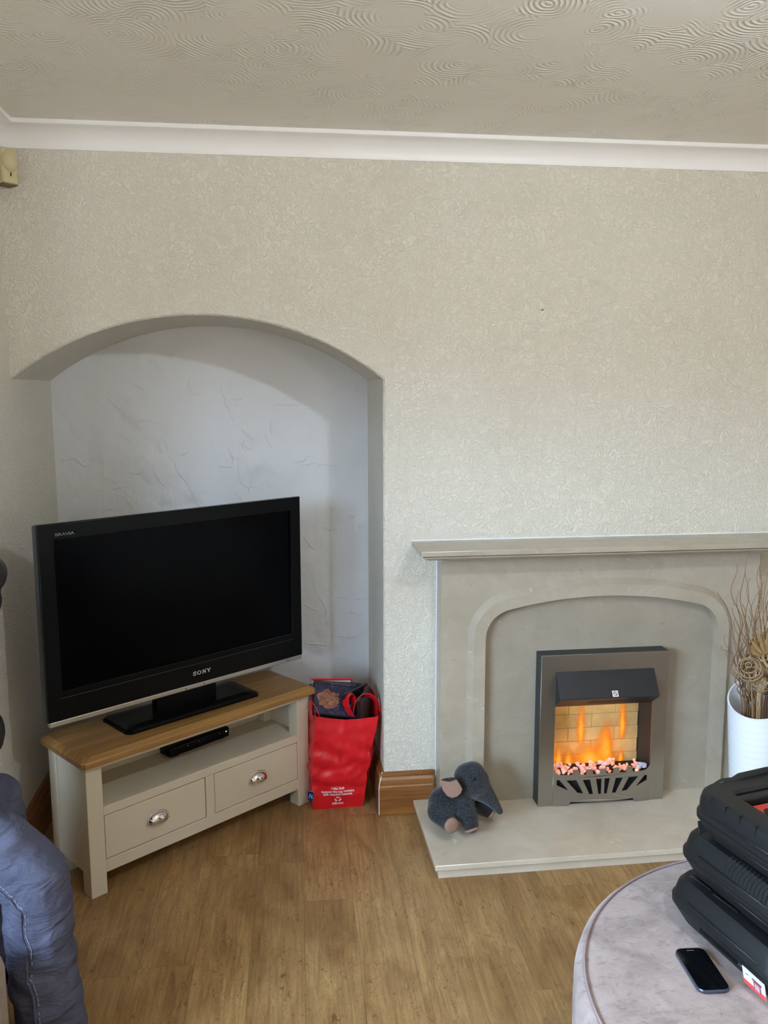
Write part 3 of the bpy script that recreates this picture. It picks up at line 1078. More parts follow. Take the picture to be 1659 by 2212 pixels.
for x0, x1 in ((lg + 0.0025, 0.432), (0.472, SWD - lg - 0.0025)):
    dr = obj('drawer', bbox(x0, x1, 0.0022, 0.22, 0.1145, 0.2592, 0.0015, 1), cream_paint_m, st)
    xc = (x0 + x1) / 2
    bm = B()
    ball(bm, (0, 0, 0), (0.040, 0.024, 0.029), 28, 16)
    bmesh.ops.delete(bm, geom=[v for v in bm.verts if v.co.z < -0.0085], context='VERTS')
    bmesh.ops.delete(bm, geom=[v for v in bm.verts if v.co.y > 0.004], context='VERTS')
    me = bake(bm, [('SOLIDIFY', {'thickness': 0.0016})])
    obj('cup_handle', me, chrome_m, dr, True, loc=(xc, 0.0025, 0.180), angle=60)
    bm = B()
    pts = [(0.041 * math.cos(t), 0.031 * math.sin(t)) for t in [PI * i / 20 for i in range(21)]]
    pts = [(0.043, -0.0095)] + pts + [(-0.043, -0.0095)]
    prism(bm, pts, lambda u, v, w: (u, w, v), -0.0018, 0.0)
    obj('handle_plate', bm, chrome_m, dr, loc=(xc, 0.0022, 0.180))
# oak top with a chamfered upper edge
bm = B()
L0, L1, N0, N1 = -0.020, 0.928, -0.026, 0.280
lays = [(0.0, 0.0, 0.445), (0.0, 0.0, 0.461), (0.003, 0.003, 0.4655), (0.018, 0.018, 0.4755)]
rings = []
for a, b, z in lays:
    cc = 0.010 if a < 0.01 else 0.016
    x0, x1, y0, y1 = L0 + a, L1 - a, N0 + b, N1 - b
    rings.append([bm.verts.new((x, y, z)) for x, y in ((x0 + cc, y0), (x1 - cc, y0), (x1, y0 + cc), (x1, y1 - cc), (x1 - cc, y1), (x0 + cc, y1), (x0, y1 - cc), (x0, y0 + cc))])
for a, b in zip(rings, rings[1:]):
    for i in range(8): bm.faces.new((a[i], a[(i + 1) % 8], b[(i + 1) % 8], b[i]))
bm.faces.new(rings[0][::-1]); bm.faces.new(rings[-1])
tp = obj('oak_top', bm, oak_m, st)
tag(tp, 'pale oak top')

# media player on the shelf
c, s_ = math.cos(D2), math.sin(D2)


def stand_pt(l_, n_, z):
    return ST_O + Vector((c * l_ - s_ * n_, s_ * l_ + c * n_, z))


mp_ = empty('media_player', stand_pt(0.53, 0.208, 0.286), D2 + math.radians(3), 'small black media player with pin lights inside the open shelf of the stand', 'media player')
obj('body', bbox(-0.135, 0.135, -0.034, 0.034, 0.003, 0.042, 0.008, 3), tv_m, mp_, True, angle=40)
for x in (-0.1, 0.1): obj('rubber_foot', bbox(x - 0.01, x + 0.01, -0.025, 0.025, 0, 0.0035), groove_m, mp_)
led_M = Mat('white_status_light', (0.8, 0.9, 1, 1)); led_M.p.inputs['Emission Color'].default_value = (0.8, 0.9, 1, 1); led_M.p.inputs['Emission Strength'].default_value = 1.0
for x in (0.115, 0.085, -0.01, -0.06): obj('status_light', bbox(x, x + 0.004, -0.0352, -0.0338, 0.026, 0.0295), led_M.m if x > 0.1 else dim_logo_m, mp_)

# ------------------------------------------------------------------ television
TA = math.radians(37.0)
TW, TH = 1.005, 0.640
tv_c = Vector((-0.7245, -0.372, 0)) + Vector((math.cos(TA), math.sin(TA), 0)) * TW / 2
tv = empty('television', (tv_c.x, tv_c.y, 0.4755), TA, 'large black flat screen television switched off on the cream stand', 'television')
zb = 0.551 - 0.4755
hw = TW / 2
# cabinet back
bm = bbox(-hw + 0.004, hw - 0.004, 0.006, 0.055, zb + 0.004, zb + TH - 0.004, 0.006, 2)
obj('cabinet', bm, tv_side_m, tv, True, angle=40)
bm = B()
ringa = [(-hw + 0.12, zb + 0.10), (hw - 0.12, zb + 0.10), (hw - 0.12, zb + TH - 0.08), (-hw + 0.12, zb + TH - 0.08)]
ringb = [(-hw + 0.2, zb + 0.16), (hw - 0.2, zb + 0.16), (hw - 0.2, zb + TH - 0.16), (-hw + 0.2, zb + TH - 0.16)]
va = [bm.verts.new((x, 0.055, z)) for x, z in ringa]; vb = [bm.verts.new((x, 0.10, z)) for x, z in ringb]
for i in range(4): bm.faces.new((va[i], va[(i + 1) % 4], vb[(i + 1) % 4], vb[i]))
bm.faces.new(vb); bm.faces.new(va[::-1])
obj('rear_housing', bm, tv_side_m, tv)
# front bezel ring
sx, sb, stp = 0.044, 0.108, 0.046
bz = fill2d([[(-hw, zb + 0.018), (hw, zb + 0.018), (hw, zb + TH), (-hw, zb + TH)],
             [(-hw + sx, zb + sb), (-hw + sx, zb + TH - stp), (hw - sx, zb + TH - stp), (hw - sx, zb + sb)]], 0.014, 0.002)
obj('bezel', bz, tv_m, tv)
obj('screen', bbox(-hw + sx - 0.002, hw - sx + 0.002, -0.001, 0.006, zb + sb - 0.002, zb + TH - stp + 0.002), screen_m, tv)
obj('silver_strip', bbox(-hw + 0.001, hw - 0.001, -0.0095, 0.010, zb, zb + 0.0165, 0.002, 2), silver_m, tv)
obj('lower_rail', bbox(-hw + 0.0005, hw - 0.0005, -0.0085, 0.012, zb + 0.0165, zb + 0.021), tv_m, tv)
bm = bbox(-hw + sx - 0.006, hw - sx + 0.006, -0.0102, -0.008, zb + 0.087, zb + 0.0885)
obj('bezel_line', bm, tv_side_m, tv)
for x in (-0.02, 0.055, 0.43): obj('indicator', bbox(x, x + 0.004, -0.0102, -0.0094, zb + 0.006, zb + 0.010), groove_m, tv)


def strokes(bm, segs, mp):
    for (x0, y0), (x1, y1), w0 in segs:
        d = Vector((x1 - x0, y1 - y0)); d.normalize()
        nx, ny = -d.y * w0 / 2, d.x * w0 / 2
        prism(bm, [(x0 - nx, y0 - ny), (x1 - nx, y1 - ny), (x1 + nx, y1 + ny), (x0 + nx, y0 + ny)], mp, -0.0006, 0.0006)


def slab_logo(hgt):
    bm = B()
    W = 1.05
    def at(ox): return lambda u, v, w_: ((ox + u) * hgt, w_, v * hgt)
    # S
    sp = [(0.92, 0.74), (0.80, 0.90), (0.55, 0.95), (0.25, 0.90), (0.13, 0.74), (0.25, 0.59), (0.55, 0.50), (0.84, 0.41), (0.95, 0.26), (0.83, 0.10), (0.52, 0.05), (0.22, 0.10), (0.10, 0.27)]
    strokes(bm, [(a, b, 0.17) for a, b in zip(sp, sp[1:])] + [((0.93, 0.98), (0.93, 0.68), 0.10), ((0.08, 0.02), (0.08, 0.34), 0.10)], at(0))
    # O
    n = 20
    for i in range(n):
        t0, t1 = 2 * PI * i / n, 2 * PI * (i + 1) / n
        mpx = at(1.3)
        q = [(0.6 + 0.6 * math.cos(t0), 0.5 + 0.52 * math.sin(t0)), (0.6 + 0.6 * math.cos(t1), 0.5 + 0.52 * math.sin(t1)), (0.6 + 0.37 * math.cos(t1), 0.5 + 0.40 * math.sin(t1)), (0.6 + 0.37 * math.cos(t0), 0.5 + 0.40 * math.sin(t0))]
        prism(bm, q, mpx, -0.0006, 0.0006)
    # N
    strokes(bm, [((0.22, 0), (0.22, 1), 0.13), ((0.98, 0), (0.98, 1), 0.13), ((0.20, 0.95), (1.0, 0.06), 0.24), ((0.02, 0.05), (0.42, 0.05), 0.1), ((0.02, 0.95), (0.36, 0.95), 0.1), ((0.80, 0.95), (1.18, 0.95), 0.1)], at(2.8))
    # Y
    strokes(bm, [((0.12, 0.97), (0.58, 0.45), 0.22), ((1.02, 0.97), (0.58, 0.45), 0.13), ((0.58, 0.5), (0.58, 0.0), 0.22), ((-0.02, 0.95), (0.36, 0.95), 0.1), ((0.82, 0.95), (1.18, 0.95), 0.1), ((0.36, 0.05), (0.80, 0.05), 0.1)], at(4.25))
    return bm


obj('logo_lettering', slab_logo(0.0135), logo_m, tv, loc=(0.012, -0.0096, zb + 0.047))
me = text_mesh('BRAVIA', 0.016, 0.0008, 'LEFT', 0.0003)
me.transform(Matrix.Diagonal((1.15, 1, 0.8, 1)))
obj('model_lettering', me, dim_logo_m, tv, loc=(-hw + 0.05, -0.0098, zb + TH - 0.036))
# pedestal
obj('neck', bbox(-0.12, 0.12, 0.012, 0.05, 0.012, zb + 0.08, 0.004, 2), tv_m, tv)
bm = B()
rings = []
for ins, z in ((0.0, 0.0), (0.0, 0.008), (0.006, 0.013), (0.035, 0.018)):
    x0, x1, y0, y1 = -0.272 + ins, 0.262 - ins, -0.065 + ins, 0.125 - ins
    ch = 0.014
    rings.append([bm.verts.new((x, y, z)) for x, y in ((x0 + ch, y0), (x1 - ch, y0), (x1, y0 + ch), (x1, y1 - ch), (x1 - ch, y1), (x0 + ch, y1), (x0, y1 - ch), (x0, y0 + ch))])
for a, b in zip(rings, rings[1:]):
    for i in range(8): bm.faces.new((a[i], a[(i + 1) % 8], b[(i + 1) % 8], b[i]))
bm.faces.new(rings[0][::-1]); bm.faces.new(rings[-1])
obj('pedestal', bm, tv_m, tv)

# ------------------------------------------------------------------ red shopping bag
bag = empty('shopping_bag', (0.21, 0.15, 0.0), 0, 'bright red plastic shopping bag full of disc cases beside the stand', 'bag')
BO = Vector((0.21, 0.15, 0.0))


def bag_mesh():
    # perimeter control: bottom rectangle and rim, going front-left, front-right, back-right, back-left
    bot = [(-0.098, -0.092, 0.0), (0.098, -0.085, 0.0), (0.105, 0.07, 0.0), (-0.095, 0.075, 0.0)]
    mid = [(-0.098, -0.105, 0.18), (0.118, -0.110, 0.18), (0.140, 0.06, 0.18), (-0.105, 0.075, 0.18)]
    rim = [(-0.082, -0.118, 0.385), (0.155, -0.112, 0.372), (0.150, 0.075, 0.405), (-0.100, 0.09, 0.440)]
    nu = [26, 16, 24, 16]
    nv = 40
    rr_ = random.Random(11)
    cols = []
    for sgm in range(4):
        for i in range(nu[sgm]):
            cols.append((sgm, i / nu[sgm]))
    bm = B()
    grid = []
    from mathutils import noise
    for v in range(nv + 1):
        t = v / nv
        row = []
        for sgm, u in cols:
            def lerp(Q):
                a, b = Vector(Q[sgm]), Vector(Q[(sgm + 1) % 4]); return a.lerp(b, u)
            a, m_, b = lerp(bot), lerp(mid), lerp(rim)
            p = a * (1 - t) * (1 - t) + (2 * m_ - 0.5 * a - 0.5 * b) * 2 * t * (1 - t) + b * t * t
            nrm = [Vector((0, -1, 0)), Vector((1, 0, 0)), Vector((0, 1, 0)), Vector((-1, 0, 0))][sgm]
            soft = math.sin(PI * u)
            k = math.sin(PI * min(1, t * 1.02))
            wr = noise.noise(Vector((p.x * 9, p.y * 9, p.z * 20 + p.x * 6))) * 0.010 * k + noise.noise(Vector((p.x * 26, p.y * 26 + 4, p.z * 34 - p.x * 14))) * 0.0048 * k
            crease = -0.006 * math.exp(-((t - 0.43 - 0.10 * u) / 0.025) ** 2) - 0.005 * math.exp(-((t - 0.30 + 0.05 * u) / 0.02) ** 2) + 0.004 * math.exp(-((u - 0.42 - 0.05 * t) / 0.03) ** 2) * (t > 0.5)
            p = p + nrm * (wr + (crease + 0.010 * k) * soft)
            if sgm == 0 and t > 0.9: p.z -= 0.012 * math.sin(PI * u) * (t - 0.9) / 0.1
            if sgm == 2 and u < 0.55: p.z -= (0.055 * (1 - u / 0.55)) * max(0, (t - 0.75) / 0.25) - 0.02 * max(0, (t - 0.75) / 0.25)
            row.append(bm.verts.new(p))
        grid.append(row)
    n = len(cols)
    for a, b in zip(grid, grid[1:]):
        for i in range(n): bm.faces.new((a[i], a[(i + 1) % n], b[(i + 1) % n], b[i]))
    bm.faces.new(grid[0][::-1])
    return bm


obj('bag_body', bake(bag_mesh(), [('SOLIDIFY', {'thickness': 0.0012, 'offset': -1.0})]), bag_m, bag, True, angle=50)
# white lined rear panel with a red bound edge
bm = prism(B(), [(-0.09, 0.30), (0.07, 0.30), (0.066, 0.452), (-0.09, 0.458)], lambda u, v, w: (u, w + (v - 0.3) * 0.12, v), 0.060, 0.0625)
o = obj('rear_lining', bm, plain('pale_lilac_lining', srgb(206, 196, 208), 0.5), bag); tag(o, 'pale lining of the rear panel')
bm = tube(B(), [(0.082, 0.062, 0.33), (0.068, 0.080, 0.455), (-0.09, 0.082, 0.461)], 0.005, 6)
obj('bound_edge', bm, bag_m, bag)
# strap handles
bm = ribbon(B(), [(0.052, -0.095, 0.372), (0.034, -0.075, 0.405), (0.036, -0.05, 0.432), (0.052, -0.03, 0.440), (0.064, -0.03, 0.424), (0.066, -0.05, 0.385)], (0.55, -0.8, 0.1), 0.036, 0.0025)
obj('strap_handle', bm, bag_m, bag)
hp = []
for i in range(13):
    t = PI * i / 12
    hp.append((0.112 - 0.052 * math.cos(t), -0.075 + 0.02 * math.sin(t), 0.368 + 0.070 * math.sin(t)))
obj('strap_handle', ribbon(B(), hp, (0.15, -0.7, 0.6), 0.030, 0.0025), bag_m, bag)
hp = []
for i in range(11):
    t = PI * i / 10
    hp.append((0.125 - 0.03 * math.cos(t), 0.02 + 0.01 * math.sin(t), 0.372 + 0.068 * math.sin(t)))
obj('strap_handle', ribbon(B(), hp, (0.2, -0.8, 0.3), 0.026, 0.0025), bag_m, bag)
bm = ribbon(B(), [(-0.098, -0.09, 0.36), (-0.104, -0.075, 0.405), (-0.10, -0.055, 0.425), (-0.085, -0.06, 0.40), (-0.070, -0.085, 0.37)], (0.3, -0.9, 0.2), 0.028, 0.0025)
obj('strap_handle', bm, bag_m, bag)
# printing low on the front
_bv = None


def conform(me, x, z, lift=0.0007):
    """lay flat lettering on the crumpled front of the bag"""
    global _bv
    from mathutils.bvhtree import BVHTree
    if _bv is None:
        mb = bpy.data.objects['bag_body'].data
        _bv = BVHTree.FromPolygons([v.co for v in mb.vertices], [p.vertices for p in mb.polygons])
    for v in me.vertices:
        q = Vector((v.co.x + x, -0.3, v.co.z + z))
        h = _bv.ray_cast(q, Vector((0, 1, 0)))
        d = v.co.y
        if h[0] is not None: v.co = Vector((q.x, h[0].y - lift + d, q.z))
        else: v.co = Vector((q.x, -0.1 + d, q.z))
    return me


for txt, size, z in (('I like Aldi', 0.0128, 0.084), ('because this bag contains', 0.0124, 0.0715), ('50% recycled material.', 0.0124, 0.0595), ('aldi.com', 0.0130, 0.0185)):
    obj('printed_text', conform(text_mesh(txt, size, 0.0004, 'CENTER', 0.0003), -0.002, z), print_m, bag)
bm = B()
for k in range(3):
    a = 2 * PI * k / 3 + PI / 2
    def rp(r_, t): return (r_ * math.cos(t), r_ * math.sin(t))
    # three bent arrows chasing each other
    q = [rp(0.0125, a - 0.75), rp(0.0132, a - 0.2), rp(0.0125, a + 0.30), rp(0.0082, a + 0.30), rp(0.0080, a - 0.2), rp(0.0085, a - 0.62)]
    prism(bm, q, lambda u, v, w: (u, w, v * 0.85), -0.0003, 0.0003)
    q = [rp(0.0152, a + 0.28), rp(0.0108, a + 0.95), rp(0.0058, a + 0.28)]
    prism(bm, q, lambda u, v, w: (u, w, v * 0.85), -0.0003, 0.0003)
me = bpy.data.meshes.new('mark'); bm.to_mesh(me); bm.free()
obj('recycling_mark', conform(me, -0.002, 0.041), print_m, bag)
# corner of a blue panel with an orange and white border, wrapped round the left side
bm = bbox(-0.0155, 0.012, -0.0004, 0.0004, -0.017, 0.02)
o = obj('printed_panel', bm, plain('deep_blue_print', srgb(24, 40, 110), 0.4), bag, loc=(-0.1035, -0.098, 0.058), rot=(0, 0, math.radians(-35)))
bm = tube(B(), [(-0.0155, -0.0008, 0.021), (0.0125, -0.0008, 0.021), (0.0132, -0.0008, 0.0), (0.006, -0.0008, -0.018)], 0.0011, 5)
obj('panel_border', bm, plain('orange_print', srgb(224, 120, 60), 0.4), bag, loc=(-0.1035, -0.098, 0.058), rot=(0, 0, math.radians(-35)))
bm = B(); strokes(bm, [((-0.010, -0.008), (-0.004, 0.010), 0.003), ((-0.004, 0.010), (0.002, -0.008), 0.003), ((0.004, -0.008), (0.004, 0.008), 0.003)], lambda u, v, w: (u, w - 0.0006, v))
obj('panel_mark', bm, plain('pale_blue_print', srgb(120, 190, 230), 0.4), bag, loc=(-0.1035, -0.098, 0.058), rot=(0, 0, math.radians(-35)))


# disc cases in the bag
def art_m(name, dark, stops):
    M = Mat(name, dark, 0.25, spec=0.5)
    a = M.noise(M.coords(scale=(1, 1, 1)), 26, 5, 0.7, 1.8)
    M.color(M.ramp(a, stops))
    return M.m


art1 = art_m('dark_mottled_cover', srgb(40, 42, 66), [(0.44, srgb(36, 38, 60)), (0.52, srgb(58, 44, 70)), (0.6, srgb(60, 62, 84))])
art_fig = art_m('copper_mottled_print', srgb(120, 80, 60), [(0.35, srgb(60, 42, 40)), (0.5, srgb(140, 92, 70)), (0.66, srgb(186, 130, 100))])
gold_m = plain('gold_print', srgb(196, 158, 66), 0.4, var=0.2, vs=200)
navy_m = art_m('navy_mottled_cover', srgb(40, 44, 74), [(0.4, srgb(24, 26, 40)), (0.55, srgb(52, 58, 92)), (0.7, srgb(96, 100, 120))])
grey_case_m = plain('dark_grey_case', srgb(62, 64, 68), 0.3)
blk_case_m = plain('black_disc_case', srgb(24, 24, 27), 0.3)


def disc_case(label, loc, rot, cover, wd=0.19, dp=0.135, fig=False):
    e = empty('disc_case', loc, 0, label, 'disc case')
    e.rotation_euler = rot
    obj('case_shell', bbox(-wd / 2, wd / 2, -0.007, 0.007, -dp / 2, dp / 2, 0.0015, 1), blk_case_m, e)
    cv = obj('cover_sheet', bbox(-wd / 2 + 0.004, wd / 2 - 0.004, -0.0078, -0.007, -dp / 2 + 0.004, dp / 2 - 0.004), cover, e)
    if fig:
        r_ = random.Random(4)
        bm = B()
        pts = [(0.050 * math.cos(t) * r_.uniform(0.65, 1.1) - 0.032, 0.044 * math.sin(t) * r_.uniform(0.7, 1.1)) for t in [2 * PI * i / 26 for i in range(26)]]
        prism(bm, pts, lambda u, v, w: (u, w, v), -0.0083, -0.0078)
        obj('cover_figure', bm, art_fig, cv)
        bm = B(); box(bm, 0.028, 0.044, -0.0083, -0.0078, -0.020, 0.036); box(bm, 0.034, 0.050, -0.0083, -0.0078, -0.032, 0.008)
        obj('cover_lettering', bm, gold_m, cv)
        obj('rating_badge', bbox(0.060, 0.071, -0.0083, -0.0078, 0.0, 0.022), plain('pale_badge', srgb(170, 176, 170), 0.4), cv)
    return e


R = math.radians
disc_case('dark disc case with copper picture and gold block, lying uppermost in red bag', (0.213, 0.125, 0.405), (R(-50), R(12), R(4)), art1, fig=True)
disc_case('navy mottled disc case standing behind the copper picture one in red bag', (0.215, 0.185, 0.392), (R(-14), R(7), R(2)), navy_m)
disc_case('grey edged disc case wedged under the copper picture one at bag front left', (0.190, 0.115, 0.350), (R(-20), R(28), R(6)), grey_case_m, 0.12, 0.10)
disc_case('black disc case upright under the arched strap at right of red bag', (0.318, 0.115, 0.345), (R(4), R(84), R(70)), grey_case_m)
disc_case('slim dark disc case poking up highest between the two strap loops', (0.292, 0.150, 0.350), (R(-6), R(84), R(35)), blk_case_m)
# ------------------------------------------------------------------ elephant
el = empty('toy_elephant', (0.62, -0.26, HZ), 0, 'charcoal tweed toy elephant with tan ears and soles on the hearth', 'toy')
EO = Vector((0.62, -0.26, HZ))


def E_(px, py, Y):
    """fabric toy drawn on a side view grid (millimetre-like units) and pushed to depth Y"""
    x = 0.508 + (px - 395) * 0.00028
    z = 0.152 - (py - 700) * 0.000273
    s = (Y + 3.028) / 2.778
    return Vector((x * s, Y, 1.6 - (1.6 - z) * s)) - EO


def chain(bm, pts, n=10):
    """smooth row of overlapping balls"""
    for (a, ra), (b, rb) in zip(pts, pts[1:]):
        for i in range(n):
            t = i / n
            ball(bm, a.lerp(b, t), ra + (rb - ra) * t, 14, 8)
    ball(bm, pts[-1][0], pts[-1][1], 14, 8)


bm = B()
ball(bm, E_(600, 690, -0.235), (0.060, 0.060, 0.060), 24, 16)
ball(bm, E_(760, 720, -0.24), (0.062, 0.058, 0.056), 24, 16)
ball(bm, E_(540, 730, -0.235), (0.044, 0.055, 0.060), 24, 16)
chain(bm, [(E_(880, 345, -0.245), 0.047), (E_(950, 318, -0.245), 0.045), (E_(965, 420, -0.25), 0.057)])
chain(bm, [(E_(860, 480, -0.245), 0.040), (E_(830, 600, -0.24), 0.046)], 5)
chain(bm, [(E_(990, 440, -0.25), 0.050), (E_(1060, 540, -0.255), 0.040), (E_(1140, 620, -0.26), 0.030), (E_(1230, 735, -0.262), 0.0205), (E_(1310, 850, -0.262), 0.0130)])
# near rear leg (thigh to sole), far rear leg
chain(bm, [(E_(530, 800, -0.265), 0.044), (E_(620, 930, -0.30), 0.031), (E_(675, 1005, -0.325), 0.0265)])
chain(bm, [(E_(560, 800, -0.20), 0.04), (E_(680, 860, -0.17), 0.027)])
# near front leg, far front leg
chain(bm, [(E_(840, 760, -0.27), 0.040), (E_(905, 900, -0.295), 0.034), (E_(940, 1022, -0.303), 0.0275)])
chain(bm, [(E_(1000, 720, -0.22), 0.032), (E_(1110, 800, -0.215), 0.028), (E_(1165, 842, -0.215), 0.023)])
me = bake(bm, [('REMESH', {'mode': 'VOXEL', 'voxel_size': 0.0032}), ('SMOOTH', {'iterations': 9, 'factor': 0.5})])
bo = obj('body', me, tweed_m, el, True)
zmin = min(v.co.z for v in me.vertices)


def disc(name, ctr, nrm, r, m, parent, th=0.004, sq=(1, 1)):
    bm = B()
    lathe(bm, [(0.0, th), (r * 0.6, th * 0.92), (r * 0.9, th * 0.6), (r, 0.0), (r, -0.004), (0, -0.004)], 24)
    for v in bm.verts: v.co.x *= sq[0]; v.co.y *= sq[1]
    q = Vector(nrm).to_track_quat('Z', 'Y')
    o = obj(name, bm, m, parent, True, loc=ctr, angle=60)
    o.rotation_mode = 'QUATERNION'; o.rotation_quaternion = q
    return o


disc('sole', E_(690, 1012, -0.345), (0.35, -0.92, 0.05), 0.0275, tan_m, el, 0.007)
disc('sole', E_(950, 1085, -0.318), (0.25, -0.45, -0.85), 0.0275, tan_m, el, 0.006)
disc('sole', E_(1205, 880, -0.232), (0.72, -0.35, -0.6), 0.0225, tan_m, el, 0.006)
# ear: a tan lined flap with its tweed back folded over the top edge
ear = [(545, 372), (600, 392), (660, 402), (742, 378), (790, 450), (820, 512), (800, 570), (755, 612), (690, 627), (630, 596), (575, 520), (550, 450)]
bm = B()
fv = [bm.verts.new(E_(x, y, -0.318 + (800 - x) * 0.00002)) for x, y in ear]
bvv = [bm.verts.new(E_(x, y, -0.313 + (800 - x) * 0.00002)) for x, y in ear]
bm.faces.new(fv); bm.faces.new(bvv[::-1])
for i in range(len(ear)): bm.faces.new((fv[i], bvv[i], bvv[(i + 1) % len(ear)], fv[(i + 1) % len(ear)]))
er = obj('ear_lining', bm, tan_m, el)
tag(er, 'tan inner lining of the ear')
bm = B()
eb = [(548, 366), (600, 350), (690, 344), (745, 365), (800, 450), (826, 512), (806, 574), (758, 617), (690, 632), (626, 600), (570, 520), (545, 450)]
fv = [bm.verts.new(E_(x, y, -0.312 + (800 - x) * 0.00002)) for x, y in eb]
bvv = [bm.verts.new(E_(x, y, -0.303 + (800 - x) * 0.00002)) for x, y in eb]
bm.faces.new(fv); bm.faces.new(bvv[::-1])
for i in range(len(eb)): bm.faces.new((fv[i], bvv[i], bvv[(i + 1) % len(eb)], fv[(i + 1) % len(eb)]))
obj('ear', bm, tweed_m, el)
bm = B(); ball(bm, E_(966, 385, -0.301), (0.0058, 0.0035, 0.0058), 12, 8)
obj('eye', bm, groove_m, el, True)

# ------------------------------------------------------------------ pouffe
pf = empty('pouffe', (1.13, -1.62, 0), 0, 'large round pink grey velvet pouffe carrying tool cases and phone', 'pouffe')
obj('seat_pad', lathe(B(), [(0.0, 0.398), (0.35, 0.400), (0.48, 0.399), (0.515, 0.397), (0.531, 0.392), (0.534, 0.384), (0.0, 0.384)], 120), velvet_m, pf, True, angle=40)
obj('side_band', lathe(B(), [(0.50, 0.386), (0.5345, 0.393), (0.541, 0.391), (0.550, 0.381), (0.555, 0.362), (0.556, 0.30), (0.553, 0.12), (0.545, 0.055), (0.50, 0.05)], 120, cap=True), velvet_m, pf, True, angle=50)
bm = B()
tube(bm, [(0.5335 * math.cos(2 * PI * i / 120), 0.5335 * math.sin(2 * PI * i / 120), 0.3955) for i in range(120)], 0.0028, 6, True)
obj('piping', bm, plain('dusky_pink_piping', srgb(150, 130, 132), 0.9), pf, True)
for a in range(4):
    t = PI / 4 + a * PI / 2
    obj('foot', lathe(B(), [(0.022, 0.0), (0.03, 0.055), (0.0, 0.055)], 16, 0.42 * math.cos(t), 0.42 * math.sin(t)), tv_m, pf)

# ------------------------------------------------------------------ tool cases
PZ = 0.4005


def rrect(hx, hy, r, n=7):
    pts = []
    for cx, cy, a0 in ((hx - r, hy - r, 0), (-hx + r, hy - r, PI / 2), (-hx + r, -hy + r, PI), (hx - r, -hy + r, 3 * PI / 2)):
        for i in range(n):
            t = a0 + PI / 2 * i / (n - 1)
            pts.append((cx + r * math.cos(t), cy + r * math.sin(t)))
    return pts


def loft(bm, hx, hy, r, prof, cap0=True, cap1=True):
    rows = []
    for ins, z in prof:
        rows.append([bm.verts.new((x, y, z)) for x, y in rrect(hx - ins, hy - ins, max(0.004, r - ins * 0.6))])
    n = len(rows[0])
    for a, b in zip(rows, rows[1:]):
        for i in range(n): bm.faces.new((a[i], a[(i + 1) % n], b[(i + 1) % n], b[i]))
    if cap0: bm.faces.new(rows[0][::-1])
    if cap1: bm.faces.new(rows[-1])
    return bm


def tool_case(label, loc, rz, hx, hy, hgt, pocket=False):
    e = empty('tool_case', loc, rz, label, 'tool case')
    m_ = hgt * 0.47
    r = 0.055
    obj('base_shell', loft(B(), hx, hy, r, [(0.034, 0.0), (0.026, 0.002), (0.014, hgt * 0.20), (0.003, m_ - 0.012), (0.002, m_ - 0.008), (-0.001, m_ - 0.006), (-0.001, m_)]), case_m, e, True, angle=28)
    if not pocket:
        obj('lid_shell', loft(B(), hx, hy, r, [(-0.001, m_ + 0.001), (-0.001, m_ + 0.005), (0.003, m_ + 0.009), (0.010, hgt * 0.80), (0.022, hgt * 0.93), (0.036, hgt - 0.004), (0.05, hgt - 0.004), (0.055, hgt), (0.075, hgt)]), case_m, e, True, angle=28)
    else:
        bm = loft(B(), hx, hy, r, [(-0.001, m_ + 0.001), (-0.001, m_ + 0.005), (0.003, m_ + 0.009), (0.004, hgt * 0.78), (0.008, hgt * 0.92), (0.016, hgt - 0.001), (0.024, hgt), (0.060, hgt - 0.001), (0.066, hgt - 0.006), (0.068, hgt - 0.022)], True, True)
        obj('lid_shell', bm, case_m, e, True, angle=28)
    # ridge line along the lid and base
    for z, ins in ((hgt * 0.62, 0.0035), (hgt * 0.27, 0.010)):
        bm = B()
        y0, y1 = -hy + 0.07, hy - 0.08
        tube(bm, [(-hx + ins + 0.001, y0, z), (-hx + ins - 0.0012, (y0 + y1) / 2, z), (-hx + ins + 0.001, y1, z)], 0.0022, 6)
        obj('ridge', bm, case_m, e, True)
    return e


CA = R(11)
c1 = tool_case('lowest black tool case of the stack, white and red label on its side', (1.112, -1.438, PZ), CA, 0.215, 0.185, 0.112)
c2 = tool_case('middle black tool case of the stack, ribbed grip on its lid edge', (1.128, -1.440, PZ + 0.112), CA + R(1), 0.212, 0.183, 0.112)
c3 = tool_case('uppermost black tool case of the stack, red piece in its lid recess', (1.130, -1.470, PZ + 0.224), CA + R(2), 0.205, 0.178, 0.108, True)
